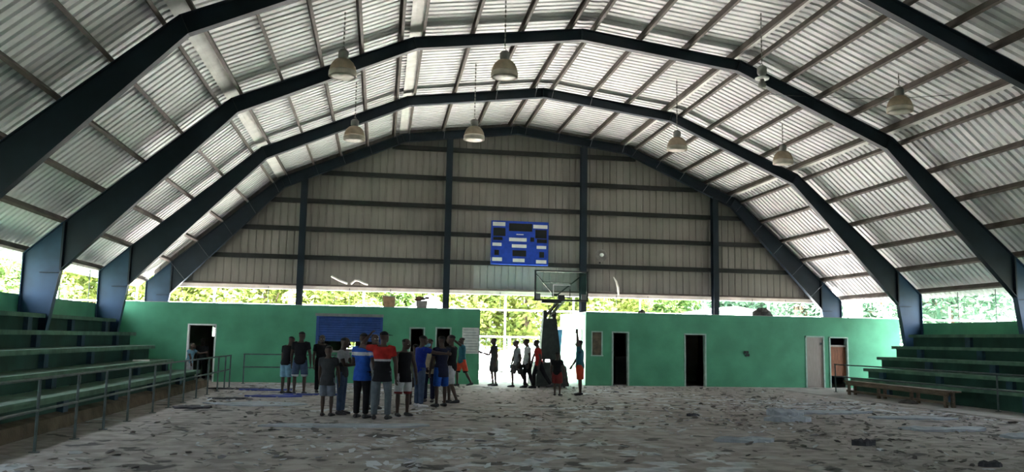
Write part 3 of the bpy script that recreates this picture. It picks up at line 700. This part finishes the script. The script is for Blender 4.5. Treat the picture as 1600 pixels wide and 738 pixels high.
flakes(2200, 5, mat('grey_flake', (.30, .28, .26), .8, var=.3, scale=2), 'floor_litter', 'grey peeled flakes strewn over the court floor', dz)
flakes(800, 6, mat('dark_flake', (.13, .12, .115), .85, var=.3, scale=2), 'dark_floor_litter', 'dark clods strewn over the court floor', dz)
flakes(900, 8, mat('pale_flake', (.46, .48, .51), .8, var=.2, scale=2), 'pale_floor_litter', 'pale bluish peeled flakes strewn over the court floor', lambda x, y: max(.03, .9*math.sin(x*.55+1)*math.sin(y*.45+x*.2)))

# ------------------------------------------------------------------ people
SKINS = [mat('skin_dark', (.042, .024, .017), .55, var=.08), mat('skin_brown', (.07, .04, .028), .55, var=.08)]
HAIR = mat('black_hair', (.008, .007, .007), .8, bump=.4, bscale=60)
EYEW = mat('eye_white', (.55, .52, .48), .3); LIP = mat('lips', (.09, .035, .03), .5)
SHOED = mat('dark_shoe', (.02, .02, .024), .6); SHOEW = mat('pale_shoe', (.45, .46, .48), .6); SHOEB = mat('brown_sandal', (.06, .04, .03), .7)
DG = bpy.context.evaluated_depsgraph_get
def remesh(mb, vox, name, mats, zones=None, smooth_it=3):
    me = mb.mesh(name, mats); o = bpy.data.objects.new('tmp', me); C.objects.link(o)
    r_ = o.modifiers.new('r', 'REMESH'); r_.mode = 'VOXEL'; r_.voxel_size = vox; r_.use_smooth_shade = True
    s_ = o.modifiers.new('s', 'SMOOTH'); s_.iterations = smooth_it; s_.factor = .4
    out = bpy.data.meshes.new_from_object(o.evaluated_get(DG())); out.name = name
    bpy.data.objects.remove(o); bpy.data.meshes.remove(me)
    if len(out.materials) == 0:
        for mt in mats: out.materials.append(mt)
    if zones:
        for p in out.polygons:
            for zlo, mi in zones:
                if p.center.z >= zlo: p.material_index = mi; break
    return out
def person(x, y, face, H, label, skin=0, shirt=None, pants=None, kind='shorts', sleeve=.5, shoe=None, pose=None, kid=0, zones=None, hem=None, cap=None, mask=None, flare=1.0, shirt_len=.0):
    P = dict(lean=(0, 0), UA={}, FA={}, TH={}, SH={}, head=(0, 0), lift=0); P.update(pose or {})
    fa = R(face); S = V((math.cos(fa), math.sin(fa), 0)); W = V((math.sin(fa), -math.cos(fa), 0)); U = V((0, 0, 1))
    def D(t): return (S*t[0]+W*t[1]+U*t[2]).normalized()
    root = thing('person', label, 'person', (x, y, 0))
    th_l, sh_l, ank = .245*H, .235*H, .045*H
    TH = {s: D(P['TH'].get(s, (.05*s, .02, -1))) for s in (-1, 1)}
    SHN = {s: D(P['SH'].get(s, (.0, -.03, -1))) for s in (-1, 1)}
    hipz = max(-(TH[s]*th_l+SHN[s]*sh_l).z for s in (-1, 1))+ank
    hip = V((0, 0, hipz))
    tup = (U+S*P['lean'][0]+W*P['lean'][1]).normalized(); tS = (S-tup*S.dot(tup)).normalized(); tW = tup.cross(tS); tW = tW if tW.dot(W) > 0 else -tW
    bd = 1+.12*kid
    def ell(c, a, wa, b, wb, n=16): return [c+a*(wa*math.cos(2*math.pi*k/n))+b*(wb*math.sin(2*math.pi*k/n)) for k in range(n)]
    TR = [(-.055, .070, .055), (-.02, .088, .064), (.03, .088, .064), (.085, .075, .054), (.15, .088, .060), (.215, .100, .062), (.262, .104, .056), (.287, .080, .045), (.305, .040, .036)]
    def torso(mb, k, lo=-.06, hi=.31, pad=0, fl=0):
        rg = []
        for t, a, b in TR:
            if lo-.005 <= t <= hi: 
                f_ = 1+fl*max(0, (.12-t))/.12
                rg.append(ell(hip+tup*(t*H), tS, (a*k+pad)*H*f_, tW, (b*k+pad)*H*f_))
        mb.rings(rg)
    body = MB(); torso(body, 1)
    # neck and head
    nb_ = hip+tup*(.295*H); yaw, nod = P['head']
    hy = R(yaw); hS = S*math.cos(hy)+W*math.sin(hy); hW = W*math.cos(hy)-S*math.sin(hy); hU = (U*math.cos(R(nod))+hW*math.sin(R(nod))+tup*.5).normalized()
    hW = (hW-hU*hW.dot(hU)).normalized(); hS = (hS-hU*hS.dot(hU)-hW*hS.dot(hW)).normalized()
    hh = .132*H*(1+.12*kid)
    chin = nb_+hU*(.038*H)+hW*(.018*H)
    body.tube([nb_-tup*.02*H, nb_+hU*.02*H+hW*.004*H, nb_+hU*.065*H+hW*.006*H], [.037*H, .035*H, .036*H], 12)
    HR = [(0, .16, .28, .0), (.06, .24, .38, .20), (.16, .30, .43, .30), (.28, .33, .43, .38), (.42, .35, .43, .46), (.52, .36, .41, .49), (.64, .37, .42, .53), (.78, .345, .37, .50), (.90, .25, .26, .38), (.97, .13, .13, .20), (1, .03, .03, .05)]
    def headring(t, a, f_, b, k=1):
        c = chin+hU*(t*hh)+hW*((f_-b)/2*hh); return ell(c, hS, a*hh*k, hW, (f_+b)/2*hh*k)
    body.rings([headring(*q) for q in HR])
    body.tube([chin+hU*.56*hh+hW*.40*hh, chin+hU*.42*hh+hW*.50*hh, chin+hU*.36*hh+hW*.50*hh, chin+hU*.33*hh+hW*.40*hh], [.045*hh, .07*hh, .10*hh, .06*hh], 8)
    hm = Matrix((hS, hW, hU)).transposed()
    for s in (-1, 1): body.ellip(chin+hU*.46*hh+hS*s*.37*hh-hW*.03*hh, (.035*hh, .09*hh, .14*hh), 5, M=hm)
    body.ellip(chin+hU*.20*hh+hW*.40*hh, (.13*hh, .05*hh, .055*hh), 5, M=hm)
    # arms, hands
    shp = {}; ends = {}
    for s in (-1, 1):
        sh_ = hip+tup*(.262*H)+tS*(s*.108*H); ua = D(P['UA'].get(s, (.16*s, .0, -1))); fo = D(P['FA'].get(s, (.03*s, .22, -1)))
        el = sh_+ua*(.172*H); wr = el+fo*(.148*H); shp[s] = (sh_, el, wr, ua, fo)
        body.tube([sh_-tS*s*.035*H, sh_, sh_+ua*.03*H, sh_+ua*.10*H, el, el+fo*.03*H, el+fo*.075*H, wr], [.036*H, .036*H, .033*H, .028*H, .023*H, .025*H, .022*H, .0155*H], 12)
        nrm = (V(S)*(-s)); nrm = (nrm-fo*nrm.dot(fo)); nrm = nrm.normalized() if nrm.length > .2 else (W-fo*W.dot(fo)).normalized()
        lat = fo.cross(nrm).normalized(); lat = lat if (lat.dot(W) > 0 or abs(lat.dot(W)) < .15 and lat.z > 0) else -lat    # thumb side
        pl = wr+fo*.030*H
        body.rings([ell(wr+fo*t*H, lat, a*H, nrm, b*H, 10) for t, a, b in ((-.005, .014, .011), (.012, .020, .011), (.032, .0235, .010), (.050, .0235, .0085), (.056, .019, .006))])
        for k, (o_, ln) in enumerate(((.0175, .037), (.006, .043), (-.0060, .040), (-.0175, .031))):
            b0 = wr+fo*.050*H+lat*o_*H; d1 = (fo+nrm*.18+lat*o_*6).normalized(); d2 = (fo+nrm*.6).normalized(); d3 = (fo*.75+nrm*.9).normalized()
            p1 = b0+d1*ln*.45*H; p2 = p1+d2*ln*.32*H; p3 = p2+d3*ln*.26*H
            body.tube([b0-fo*.008*H, b0, p1, p2, p3], [.0062*H, .0060*H, .0056*H, .0052*H, .0044*H], 8)
        b0 = wr+fo*.014*H+lat*.014*H; d1 = (fo*.6+lat*.8+nrm*.25).normalized(); p1 = b0+d1*.026*H; p2 = p1+(fo*.9+lat*.35+nrm*.3).normalized()*.024*H
        body.tube([b0-d1*.006*H, b0+d1*.008*H, p1, p2], [.0085*H, .0080*H, .0066*H, .0052*H], 8)
    # legs, feet
    legs = {}
    for s in (-1, 1):
        hj = hip+S*(s*.050*H); kn = hj+TH[s]*th_l; an = kn+SHN[s]*sh_l; legs[s] = (hj, kn, an)
        body.tube([hj+U*.02*H, hj, hj+TH[s]*.09*H, kn-TH[s]*.05*H, kn, kn+SHN[s]*.04*H, kn+SHN[s]*.085*H, an-SHN[s]*.045*H, an], [.050*H, .052*H, .047*H, .034*H, .030*H, .029*H, .031*H, .021*H, .021*H], 14)
        fd = (W+S*s*.18); fd = fd.normalized(); sd_ = V((0, 0, 1)).cross(fd); pitch_ = max(0, -SHN[s].dot(W)-.25)
        fz = fd*math.cos(pitch_*.6)-U*math.sin(pitch_*.6); up_ = sd_.cross(fz); up_ = up_ if up_.z > 0 else -up_
        rgf = lambda k, pd: [ell(an-up_*(ank*.5)+fz*(t*H)-up_*((.5-h_)*ank*.9), sd_, (a*k)*H+pd, up_, b*ank*k+pd*.5, 12) for t, a, b, h_ in ((-.045, .012, .30, .45), (-.035, .022, .46, .48), (.0, .024, .55, .52), (.04, .026, .42, .40), (.085, .028, .30, .30), (.108, .020, .22, .24), (.115, .008, .10, .2))]
        body.rings(rgf(1, 0)); legs[s] += (rgf(1.12, .004),)
    bm_ = remesh(body, .0085, 'body', [SKINS[skin]], smooth_it=2)
    lo = min(v.co.z for v in bm_.vertices); dzz = -lo
    def put(nm, me, lab=None):
        for v in me.vertices: v.co.z += dzz+.006
        o = bpy.data.objects.new(nm, me); C.objects.link(o); o.parent = root
        if lab: o['label'] = lab
        return o
    put('body', bm_)
    # shirt
    if shirt:
        mb = MB(); torso(mb, 1.07, -.055-.0, .29, .006, .10)
        if shirt_len: mb.rings([ell(hip+tup*(t*H), tS, a*H, tW, b*H) for t, a, b in ((-.055-shirt_len, .118, .09), (.03, .104, .078))])
        for s in (-1, 1):
            sh_, el, wr, ua, fo = shp[s]
            if sleeve > 0:
                pts = [sh_-tS*s*.05*H+tup*.008*H, sh_+tup*.006*H]; rad = [.042*H, .043*H]
                a1 = min(sleeve, 1); pts.append(sh_+ua*(.172*H*a1)); rad.append((.040-.007*a1)*H)
                if sleeve > 1: pts += [el+fo*.05*H, el+fo*(.148*H*(sleeve-1)*.97)]; rad += [.031*H, .024*H]
                mb.tube(pts, rad, 12)
        put('shirt', remesh(mb, .014, 'shirt', shirt if isinstance(shirt, (list, tuple)) else [shirt], [((hipz+z_*H), i_) for z_, i_ in zones] if zones else None))
    # trousers or shorts
    mb = MB(); torso(mb, 1.06, -.06, .05, .005)
    for s in (-1, 1):
        hj, kn, an, ft = legs[s]
        if kind == 'shorts': mb.tube([hj+U*.02*H, hj+TH[s]*.08*H, hj+TH[s]*(.19*H), kn+SHN[s]*.0*H], [.060*H, .062*H*flare, .058*H*flare, .054*H*flare], 14)
        else: mb.tube([hj+U*.02*H, hj+TH[s]*.08*H, kn, kn+SHN[s]*.1*H, an-SHN[s]*.005*H], [.060*H, .058*H, .042*H, .040*H, .036*H], 14)
    me = remesh(mb, .014, kind, [pants]+([hem] if hem else []))
    if hem:
        zk = legs[1][1].z+.03*H
        for p in me.polygons: p.material_index = 1 if p.center.z < zk else 0
    put('shorts' if kind == 'shorts' else 'trousers', me)
    for s in (-1, 1):
        m2 = MB().rings(legs[s][3]); me = remesh(m2, .012, 'shoe', [shoe or SHOED]); put('shoe', me)
    # hair / cap, eyes, mouth, mask
    mb = MB(); mb.rings([[v-hW*(.08*hh) if False else v for v in headring(t, a, f_-.07, b+.02, 1.06)] for t, a, f_, b in HR if t > .6])
    put('cap' if cap else 'hair', remesh(mb, .012, 'hair', [cap or HAIR]))
    if cap:
        m2 = MB().obox(chin+hU*.70*hh+hW*.62*hh, hS*.26*hh, hW*.22*hh, hU*.02*hh); put('cap_brim', m2.mesh('cap_brim', [cap]))
    for s in (-1, 1): put('eye', MB().ellip(chin+hU*.52*hh+hS*s*.155*hh+hW*.375*hh, (.055*hh, .03*hh, .03*hh), 5, M=hm).mesh('eye', [EYEW]))
    if mask: put('face_mask', remesh(MB().rings([headring(t, a, f_+.10, b*.1, 1.03) for t, a, f_, b in HR if t < .45]), .012, 'face_mask', [mask]), 'pale blue face mask')
    else: put('mouth', MB().ellip(chin+hU*.20*hh+hW*.42*hh, (.12*hh, .035*hh, .04*hh), 5, M=hm).mesh('mouth', [LIP]))
    return root
def F_(name, c): return fabric(name, tuple(q*.62 for q in c))
BLK = F_('black_cloth', (.012, .012, .015)); DKB = F_('dark_blue_cloth', (.014, .018, .045)); CHAR = F_('charcoal_cloth', (.045, .048, .052)); WHT = F_('white_cloth', (.55, .56, .58)); LTG = F_('light_grey_cloth', (.30, .31, .33))
DEN = F_('denim', (.055, .085, .15)); LDEN = F_('faded_denim', (.14, .21, .33)); GRJ = F_('grey_denim', (.13, .16, .18)); RED = F_('red_cloth', (.42, .025, .02)); ORG = F_('red_orange_cloth', (.62, .075, .035)); BLU = F_('royal_blue_cloth', (.02, .09, .42)); BLV = F_('deep_blue_cloth', (.012, .03, .25))
TEAL = F_('teal_cloth', (.03, .14, .18)); OLV = F_('olive_cloth', (.11, .13, .09)); TAN = F_('tan_cloth', (.42, .33, .23)); PLAID = F_('plaid_cloth', (.17, .20, .25)); LBL = F_('light_blue_cloth', (.22, .42, .55)); MAROON = F_('maroon_cloth', (.20, .03, .03)); DGR = F_('dark_grey_cloth', (.07, .07, .072))
HIPS = {'TH': {-1: (-.1, .05, -1), 1: (.1, -.03, -1)}}
def walk(a=.35, b=-.25): return {'TH': {-1: (-.03, a, -1), 1: (.03, b, -1)}, 'SH': {-1: (0, a*.2-.1, -1), 1: (0, b-.25, -1)}}
def pz(*ds):
    r_ = {}
    for d_ in ds: r_.update(d_)
    return r_
person(-6.81, 24.09, 175, 1.74, 'person in black tee and blue denim shorts with white hem, standing back turned at left', 0, BLK, DEN, hem=WHT, pose=pz(HIPS, {'UA': {-1: (-.25, .1, -1), 1: (.2, .15, -1)}, 'head': (15, 10)}))
person(-7.2, 24.35, 150, 1.62, 'person in black tee and light shorts, leaning, leftmost of the crowd', 0, BLK, LBL, pose={'lean': (.0, .22), 'UA': {-1: (-.1, .3, -1), 1: (.2, .1, -1)}, 'head': (0, 25)})
person(-6.3, 24.96, 20, 1.66, 'person all in black standing before the shutter left edge', 0, BLK, BLK, kind='trousers', pose={'head': (15, 15)}, shirt_len=.03)
person(-5.68, 17.64, 165, 1.42, 'boy in dark grey tee and plaid shorts, front left of the crowd', 0, CHAR, PLAID, kid=.4, pose=pz({'UA': {-1: (-.2, .2, -1), 1: (.2, .3, -1)}, 'head': (-30, 12)}), shirt_len=.04)
person(-5.42, 18.05, 75, 1.60, 'person in pale upper shirt and jeans facing right, second from front left', 0, [LTG, CHAR], DEN, kind='trousers', zones=[(.14, 0), (-1, 1)], pose={'UA': {1: (.1, .5, -.8), -1: (-.1, .4, -.9)}, 'FA': {1: (-.1, 1, .1), -1: (.1, 1, .1)}, 'head': (0, 12)})
person(-4.99, 17.26, 150, 1.70, 'person in blue shirt with white shoulder stripe and black trousers', 0, [BLU, WHT, BLU], BLK, kind='trousers', zones=[(.235, 0), (.20, 1), (-1, 2)], pose={'UA': {1: (.3, .3, -.9), -1: (-.2, .1, -1)}, 'FA': {1: (.0, .8, .3)}, 'head': (-25, 10)}, shirt_len=.04)
person(-4.78, 19.4, 20, 1.68, 'person in grey mottled long sleeves between the blue and the red shirts', 0, LTG, GRJ, kind='trousers', sleeve=1.9, pose={'UA': {1: (.3, .4, -.6), -1: (-.5, .4, -.5)}, 'FA': {1: (-.3, .6, .8), -1: (.2, .6, .8)}})
person(-4.60, 17.0, 170, 1.74, 'person in red and black shirt with white band and grey jeans, dark cap', 0, [RED, WHT, BLK], GRJ, kind='trousers', zones=[(.145, 0), (.122, 1), (-1, 2)], cap=BLK, pose=pz(HIPS, {'UA': {1: (.75, .3, .15), -1: (-.25, .1, -1)}, 'FA': {1: (-.55, .25, .75)}, 'head': (25, 5)}), shirt_len=.05)
person(-4.16, 17.72, 25, 1.60, 'person in black sleeveless top and white shorts with dark hem, front of the crowd', 0, BLK, WHT, sleeve=0, hem=MAROON, pose=pz(HIPS, {'UA': {-1: (-.15, .2, -1), 1: (.2, .3, -1)}, 'head': (-20, 15)}), shirt_len=.04)
person(-3.80, 20.75, 170, 1.46, 'boy in olive patterned shirt half hidden behind the black sleeveless top', 0, OLV, DGR, kid=.3, pose={'head': (20, 5)}, shirt_len=.03)
person(-3.72, 19.98, 115, 1.68, 'person in deep blue tee and jeans stretching an arm right, pale shoes', 0, BLV, DEN, kind='trousers', shoe=SHOEW, pose={'UA': {-1: (-.15, 1, -.25), 1: (.2, .2, -1)}, 'FA': {-1: (-.1, 1, -.05), 1: (.1, .7, -.6)}, 'lean': (0, .08), 'head': (0, 5)})
person(-3.40, 21.57, -20, 1.60, 'person in tan shirt and dark trousers wearing a pale blue face mask', 1, TAN, DKB, kind='trousers', mask=LBL, pose={'head': (20, 0)}, shirt_len=.03)
person(-3.20, 20.20, -150, 1.68, 'person in dark navy tee and blue shorts, back turned, dark shoes', 0, DKB, BLU, pose=pz(HIPS, {'UA': {-1: (-.2, .5, -.8), 1: (.2, .2, -1)}, 'FA': {-1: (0, .9, .3)}}), shirt_len=.06)
person(-2.88, 21.2, -120, 1.72, 'person in black top and white shorts facing left, right side of the crowd', 0, BLK, WHT, pose=pz(walk(.25, -.15), {'UA': {-1: (-.1, .2, -1), 1: (.15, .35, -1)}, 'FA': {1: (0, .8, -.5)}}))
person(-1.86, 28.87, -80, 1.68, 'person in teal shirt and red black shorts raising an arm beside the notice board', 0, TEAL, [ORG][0], hem=BLK, pose=pz(walk(.35, -.3), {'UA': {1: (.2, .7, .45), -1: (-.1, .1, -1)}, 'FA': {1: (-.1, .75, .55)}}))
person(-.70, 29.3, -80, 1.66, 'person in dark grey sleeveless top and shorts pointing left in the passage', 0, DGR, DGR, sleeve=.25, pose=pz({'UA': {-1: (-.1, .45, -.9), 1: (.15, -.15, -1)}, 'FA': {-1: (-.1, 1, .30), 1: (.0, .2, -1)}, 'TH': {-1: (0, .12, -1), 1: (.02, -.02, -1)}, 'SH': {-1: (0, -.12, -1), 1: (0, -.1, -1)}}), flare=1.15, shirt_len=.05)
person(-.02, 28.5, -85, 1.62, 'boy in light grey tee and dark shorts walking left, first behind the pointing person', 0, LTG, DGR, pose=pz(walk(.36, -.32), {'UA': {-1: (-.1, .35, -1), 1: (.1, -.3, -1)}, 'head': (10, 8)}), flare=1.15)
person(.27, 28.15, -90, 1.66, 'person in white tee and black trousers walking left in the passage', 0, WHT, BLK, kind='trousers', pose=pz(walk(.18, -.15), {'UA': {1: (.1, -.2, -1), -1: (-.1, .2, -1)}, 'head': (25, 8)}))
person(.62, 27.9, -90, 1.66, 'person in red tee and black trousers walking left before the basketball stand', 0, RED, BLK, kind='trousers', pose=pz(walk(.38, -.45), {'UA': {-1: (-.1, .45, -1), 1: (.1, -.2, -1)}, 'lean': (0, .1), 'head': (-15, 8)}))
person(.50, 24.4, 150, 1.26, 'small boy in dark top and maroon shorts before the basketball stand', 0, BLK, MAROON, kid=.8, pose={'UA': {-1: (-.3, .1, -1), 1: (.3, .1, -1)}, 'TH': {-1: (-.06, .04, -1), 1: (.0, -.02, -1)}}, flare=1.25)
person(1.25, 24.70, -115, 1.64, 'person in teal tee and red orange shorts stretching one arm straight up', 0, TEAL, ORG, pose={'UA': {1: (.02, .10, 1), -1: (-.15, .55, -.9)}, 'FA': {1: (-.1, .12, 1), -1: (-.1, .6, -.9)}, 'TH': {-1: (-.04, .05, -1), 1: (-.02, -.08, -1)}}, flare=1.15)
person(-10.85, 29.4, 60, 1.32, 'boy in light blue shirt leaning at the leftmost doorway', 1, LBL, WHT, kid=.5, pose={'lean': (0, .2), 'UA': {1: (.1, .8, -.3), -1: (-.1, .5, -.8)}, 'FA': {1: (0, 1, .2)}})
person(-10.75, 30.9, 0, 1.46, 'boy in dark grey shirt standing inside the leftmost doorway', 0, CHAR, BLK, kind='trousers', kid=.4)

# ------------------------------------------------------------------ outside: fence, car, house, trees
FENCE = mat('galvanised_fence', (.55, .58, .60), .5, var=.1)
FWIRE = mat('dull_wire', (.035, .05, .07), .5)
FBLUE = mat('pale_blue_post', (.05, .10, .17), .5, var=.1)
fn = thing('wire_fence', 'tall pale wire fence with pipe rails beyond the passage', 'fence', (2, 37.0, 0))
for k in range(18): part('post', MB().tube([(-24+3.1*k, 37, -.03), (-24+3.1*k, 37, 3.55)], .04, 8), FENCE, fn)
for z in (.12, 1.72, 2.90): part('rail', MB().tube([(-24, 37, z), (28.7, 37, z)], .03, 8), FENCE, fn)
mb = MB()
for k in range(int(52.7/.30)):
    x = -24+k*.30; mb.box(x, x+.007, 36.985, 36.992, .12, 1.70)
for k in range(5): mb.box(-24, 28.7, 36.98, 36.985, .3+k*.3, .307+k*.3)
part('wire_mesh', mb, FWIRE, fn)
for x in (-.75, .95, 2.5): solo('gate_post', MB().tube([(x, 36.6, -.03), (x, 36.6, 1.75)], .06, 8), FBLUE, 'pale blue gate post in the passage, %s' % {-.75: 'left', .95: 'middle', 2.5: 'right'}[x], 'post')
# car
CARW = mat('white_car_paint', (.78, .79, .80), .25, spec=.5, var=.02)
car = thing('car', 'white car parked behind the wire fence beyond the passage', 'car', (2.6, 42, 0))
Ls = [(.0, .62), (.05, .40), (.10, .30), (4.35, .30), (4.42, .45), (4.40, .80), (4.30, .92), (3.72, .98), (3.15, 1.36), (2.5, 1.43), (1.75, 1.38), (1.10, .96), (.30, .82)]
rg = []
for yy, sh in ((41.10, .0), (41.13, .03), (42.87, .03), (42.90, 0)):
    rg.append([(.45+x, yy+(.16 if z > 1.0 and yy < 42 else -.16 if z > 1 else 0), z+(sh-.03 if z > .9 else 0)) for x, z in Ls])
part('body', MB().rings(rg), CARW, car)
for yy, d_ in ((41.21, -1), (42.79, 1)):
    part('window', MB().add([(.45+x, yy+d_*.03*(1.4-z)/.4-.02*(d_ < 0)+.02*(d_ > 0), z) for x, z in ((1.32, 1.0), (1.84, 1.31), (2.42, 1.36), (2.42, 1.0))], [(0, 1, 2, 3)]), CARGLASS, car)
    part('window', MB().add([(.45+x, yy+d_*.03*(1.4-z)/.4-.02*(d_ < 0)+.02*(d_ > 0), z) for x, z in ((2.5, 1.0), (2.5, 1.36), (3.08, 1.30), (3.5, 1.02))], [(0, 1, 2, 3)]), CARGLASS, car)
for x in (.45+.85, .45+3.55):
    for yy in (41.16, 42.84):
        wl = part('wheel', MB().rings([[(x+r_*math.cos(a*math.pi/10), yy+h, .32+r_*math.sin(a*math.pi/10)) for a in range(20)] for r_, h in ((.28, -.10), (.32, -.07), (.32, .07), (.28, .10))]), BLACK, car)
        part('hubcap', MB().rings([[(x+r_*math.cos(a*math.pi/10), yy+(h if yy < 42 else -h), .32+r_*math.sin(a*math.pi/10)) for a in range(20)] for r_, h in ((.2, -.10), (.17, -.115))]), FENCE, wl)
part('windscreen', MB().add([(1.60, 41.45, 1.02), (1.60, 42.55, 1.02), (2.16, 42.5, 1.37), (2.16, 41.5, 1.37)], [(0, 1, 2, 3)]), CARGLASS, car)
part('headlight', MB().ellip((.55, 41.25, .66), (.12, .14, .08), 6), CARGLASS, car); part('bumper', MB().box(.42, .6, 41.15, 42.85, .33, .5), CARW, car)
# houses
def house(x0, x1, y0, y1, h, wall, roofc, label, ridge=.9):
    t = thing('house', label, 'house', ((x0+x1)/2, (y0+y1)/2, 0))
    part('wall', MB().box(x0, x1, y0, y1, -.03, h), wall, t)
    part('roof', MB().prism([(x0-.3, h), (x1+.3, h), ((x0+x1)/2, h+ridge)], y0-.3, y1+.3), roofc, t)
    part('window', MB().box(x0+.8, x0+1.7, y0-.04, y0+.02, 1.1, 2.1), CARGLASS, t)
    part('door', MB().box(x1-1.6, x1-.8, y0-.04, y0+.02, -.03, 2.0), BROWND, t)
    return t
house(14.9, 18.3, 48.5, 52, 3.55, mat('mint_house_wall', (.25, .62, .42), .7), mat('pale_house_roof', (.55, .60, .55), .7), 'mint green house beyond the right block roof', .30)
house(-3.2, -1.2, 44, 46.3, 3.0, mat('grey_house_wall', (.30, .33, .36), .7), mat('bluish_roof', (.28, .34, .38), .6), 'small house with bluish roof behind the left block roof', .9)
solo('white_pillar', MB().box(18.9, 19.6, 39.7, 40.3, -.03, 4.6).box(18.8, 19.7, 39.6, 40.4, 4.6, 4.7), WHITE, 'white square pillar outside beyond the right corner', 'pillar')
solo('hanging_plank', MB().obox((15.9, 31.3, 3.50), (.62, 0, .14), (0, .06, 0), (-.02, 0, .09)), CARD, 'pale brown plank slanting under the eave at the right corner', 'plank')
solo('outdoor_pipe_frame', MB().tube([(16.6, 36, -.03), (16.6, 36, 3.9)], .05).tube([(12.5, 36, 3.75), (20, 36, 4.0)], .04), FENCE, 'pale pipe frame outside behind the right block', 'frame')
# trees: three crowns built leaf by leaf, copied with their trunks
def make_tree(name, label, lm, seed, h, rad, nleaf, ls):
    rd = random.Random(seed); t = thing(name, label, 'tree', (0, 0, -.03), 'trees around the hall')
    tr = MB(); tr.tube([(0, 0, 0), (.1, .05, h*.2), (-.05, .1, h*.4), (.08, 0, h*.7)], [h*.035, h*.028, h*.022, h*.008], 10)
    cl = []
    for k in range(16):
        a = rd.uniform(0, 6.28); q = rd.uniform(.25, 1)**.6*rad*.75; zc = h*rd.uniform(.22, .88)
        wz = 1-.45*abs(zc/h-.5)*2; c = V((q*math.cos(a)*wz, q*math.sin(a)*wz, zc)); cl.append((c, rad*rd.uniform(.32, .5)))
        if k < 9: s0 = V((0, .05, h*rd.uniform(.18, .5))); tr.tube([s0, (s0+c)/2+V((0, 0, .2)), c], [h*.012, h*.008, h*.003], 6)
    part('trunk', tr, BARK, t, True)
    lf = MB()
    for _ in range(nleaf):
        c, r_ = cl[rd.randrange(len(cl))]
        d_ = V((rd.gauss(0, 1), rd.gauss(0, 1), rd.gauss(0, 1))).normalized()*r_*rd.uniform(.55, 1.05)
        p = c+V((d_.x, d_.y, d_.z*.8))
        if p.z < .3: p.z = .3+rd.random()*.5
        u_ = V((rd.gauss(0, 1), rd.gauss(0, 1), rd.gauss(0, .6))).normalized(); v_ = u_.cross(V((rd.gauss(0, 1), rd.gauss(0, 1), rd.gauss(0, 1)))).normalized()
        s_ = ls*rd.uniform(.6, 1.3)
        lf.add([p-u_*s_, p+v_*s_*.45-u_*s_*.2, p+u_*s_, p-v_*s_*.45-u_*s_*.2], [(0, 1, 2, 3)])
    part('foliage', lf, lm, t)
    return t
T0 = make_tree('broadleaf_tree', 'x', LEAF[0], 1, 6.5, 3.6, 7500, .20)
T1 = make_tree('bushy_tree', 'x', LEAF[1], 2, 6.0, 3.4, 7500, .20)
T2 = make_tree('dense_tree', 'x', LEAF[2], 3, 7.0, 3.8, 7500, .20)
TREES = [(0, -21.5, 53.0, 1.1, 'yellow green tree beyond the end opening, farthest left'), (0, -16.5, 50.5, 1.0, 'yellow green tree beyond the end opening behind the left doorway'), (0, -11.5, 52.5, 1.05, 'yellow green tree beyond the left block roof'),
    (0, -7.2, 50.0, .95, 'yellow green tree left of the cardboard bin'), (1, -4.8, 54, 1.1, 'green tree behind the bluish roofed house'), (0, .2, 51.0, 1.05, 'yellow green tree filling the passage, left half'),
    (0, 4.4, 52.0, 1.1, 'yellow green tree filling the passage behind the backboard'), (0, 9.0, 51.5, 1.0, 'yellow green tree beyond the right block, next to the backboard'), (1, 13.0, 55, 1.1, 'green tree left of the mint house'),
    (2, 18.0, 57.0, 1.1, 'blue green tree behind the mint house'), (2, 23.0, 53.0, 1.1, 'blue green tree beyond the right corner'), (2, 28.0, 49.0, 1.15, 'blue green tree behind the white pillar'),
    (2, 26.5, 42.0, 1.1, 'blue green tree outside the right corner opening'), (2, 28.5, 35.5, 1.1, 'blue green tree outside the right side opening, farther'), (2, 29.0, 29.5, 1.1, 'blue green tree outside the right side opening, nearer'),
    (1, -24, 47.0, 1.0, 'green tree outside the far left corner'), (1, -25, 40.0, 1.1, 'green tree outside the second left side opening'), (1, -25.5, 33.0, 1.05, 'green tree outside the first left side opening'), (0, -24.0, 27.0, 1.0, 'pale green tree outside the nearest left opening'),
    (0, -2.8, 57, 1.15, 'yellow green tree farthest behind the passage'), (1, 33, 56, 1.2, 'green tree far beyond the right corner')]
used = {}
for j, (k, x, y, s_, lab) in enumerate(TREES):
    src = (T0, T1, T2)[k]
    if k in used: o = copy_tree(src, (0, 0, 0), lab)
    else: o = src; o['label'] = lab; used[k] = 1
    o.location = (x, y, -.03); o.scale = (s_, s_, s_); o.rotation_euler = (0, 0, j*1.3)

for o in list(bpy.data.objects):
    if '_o' in o: del o['_o']
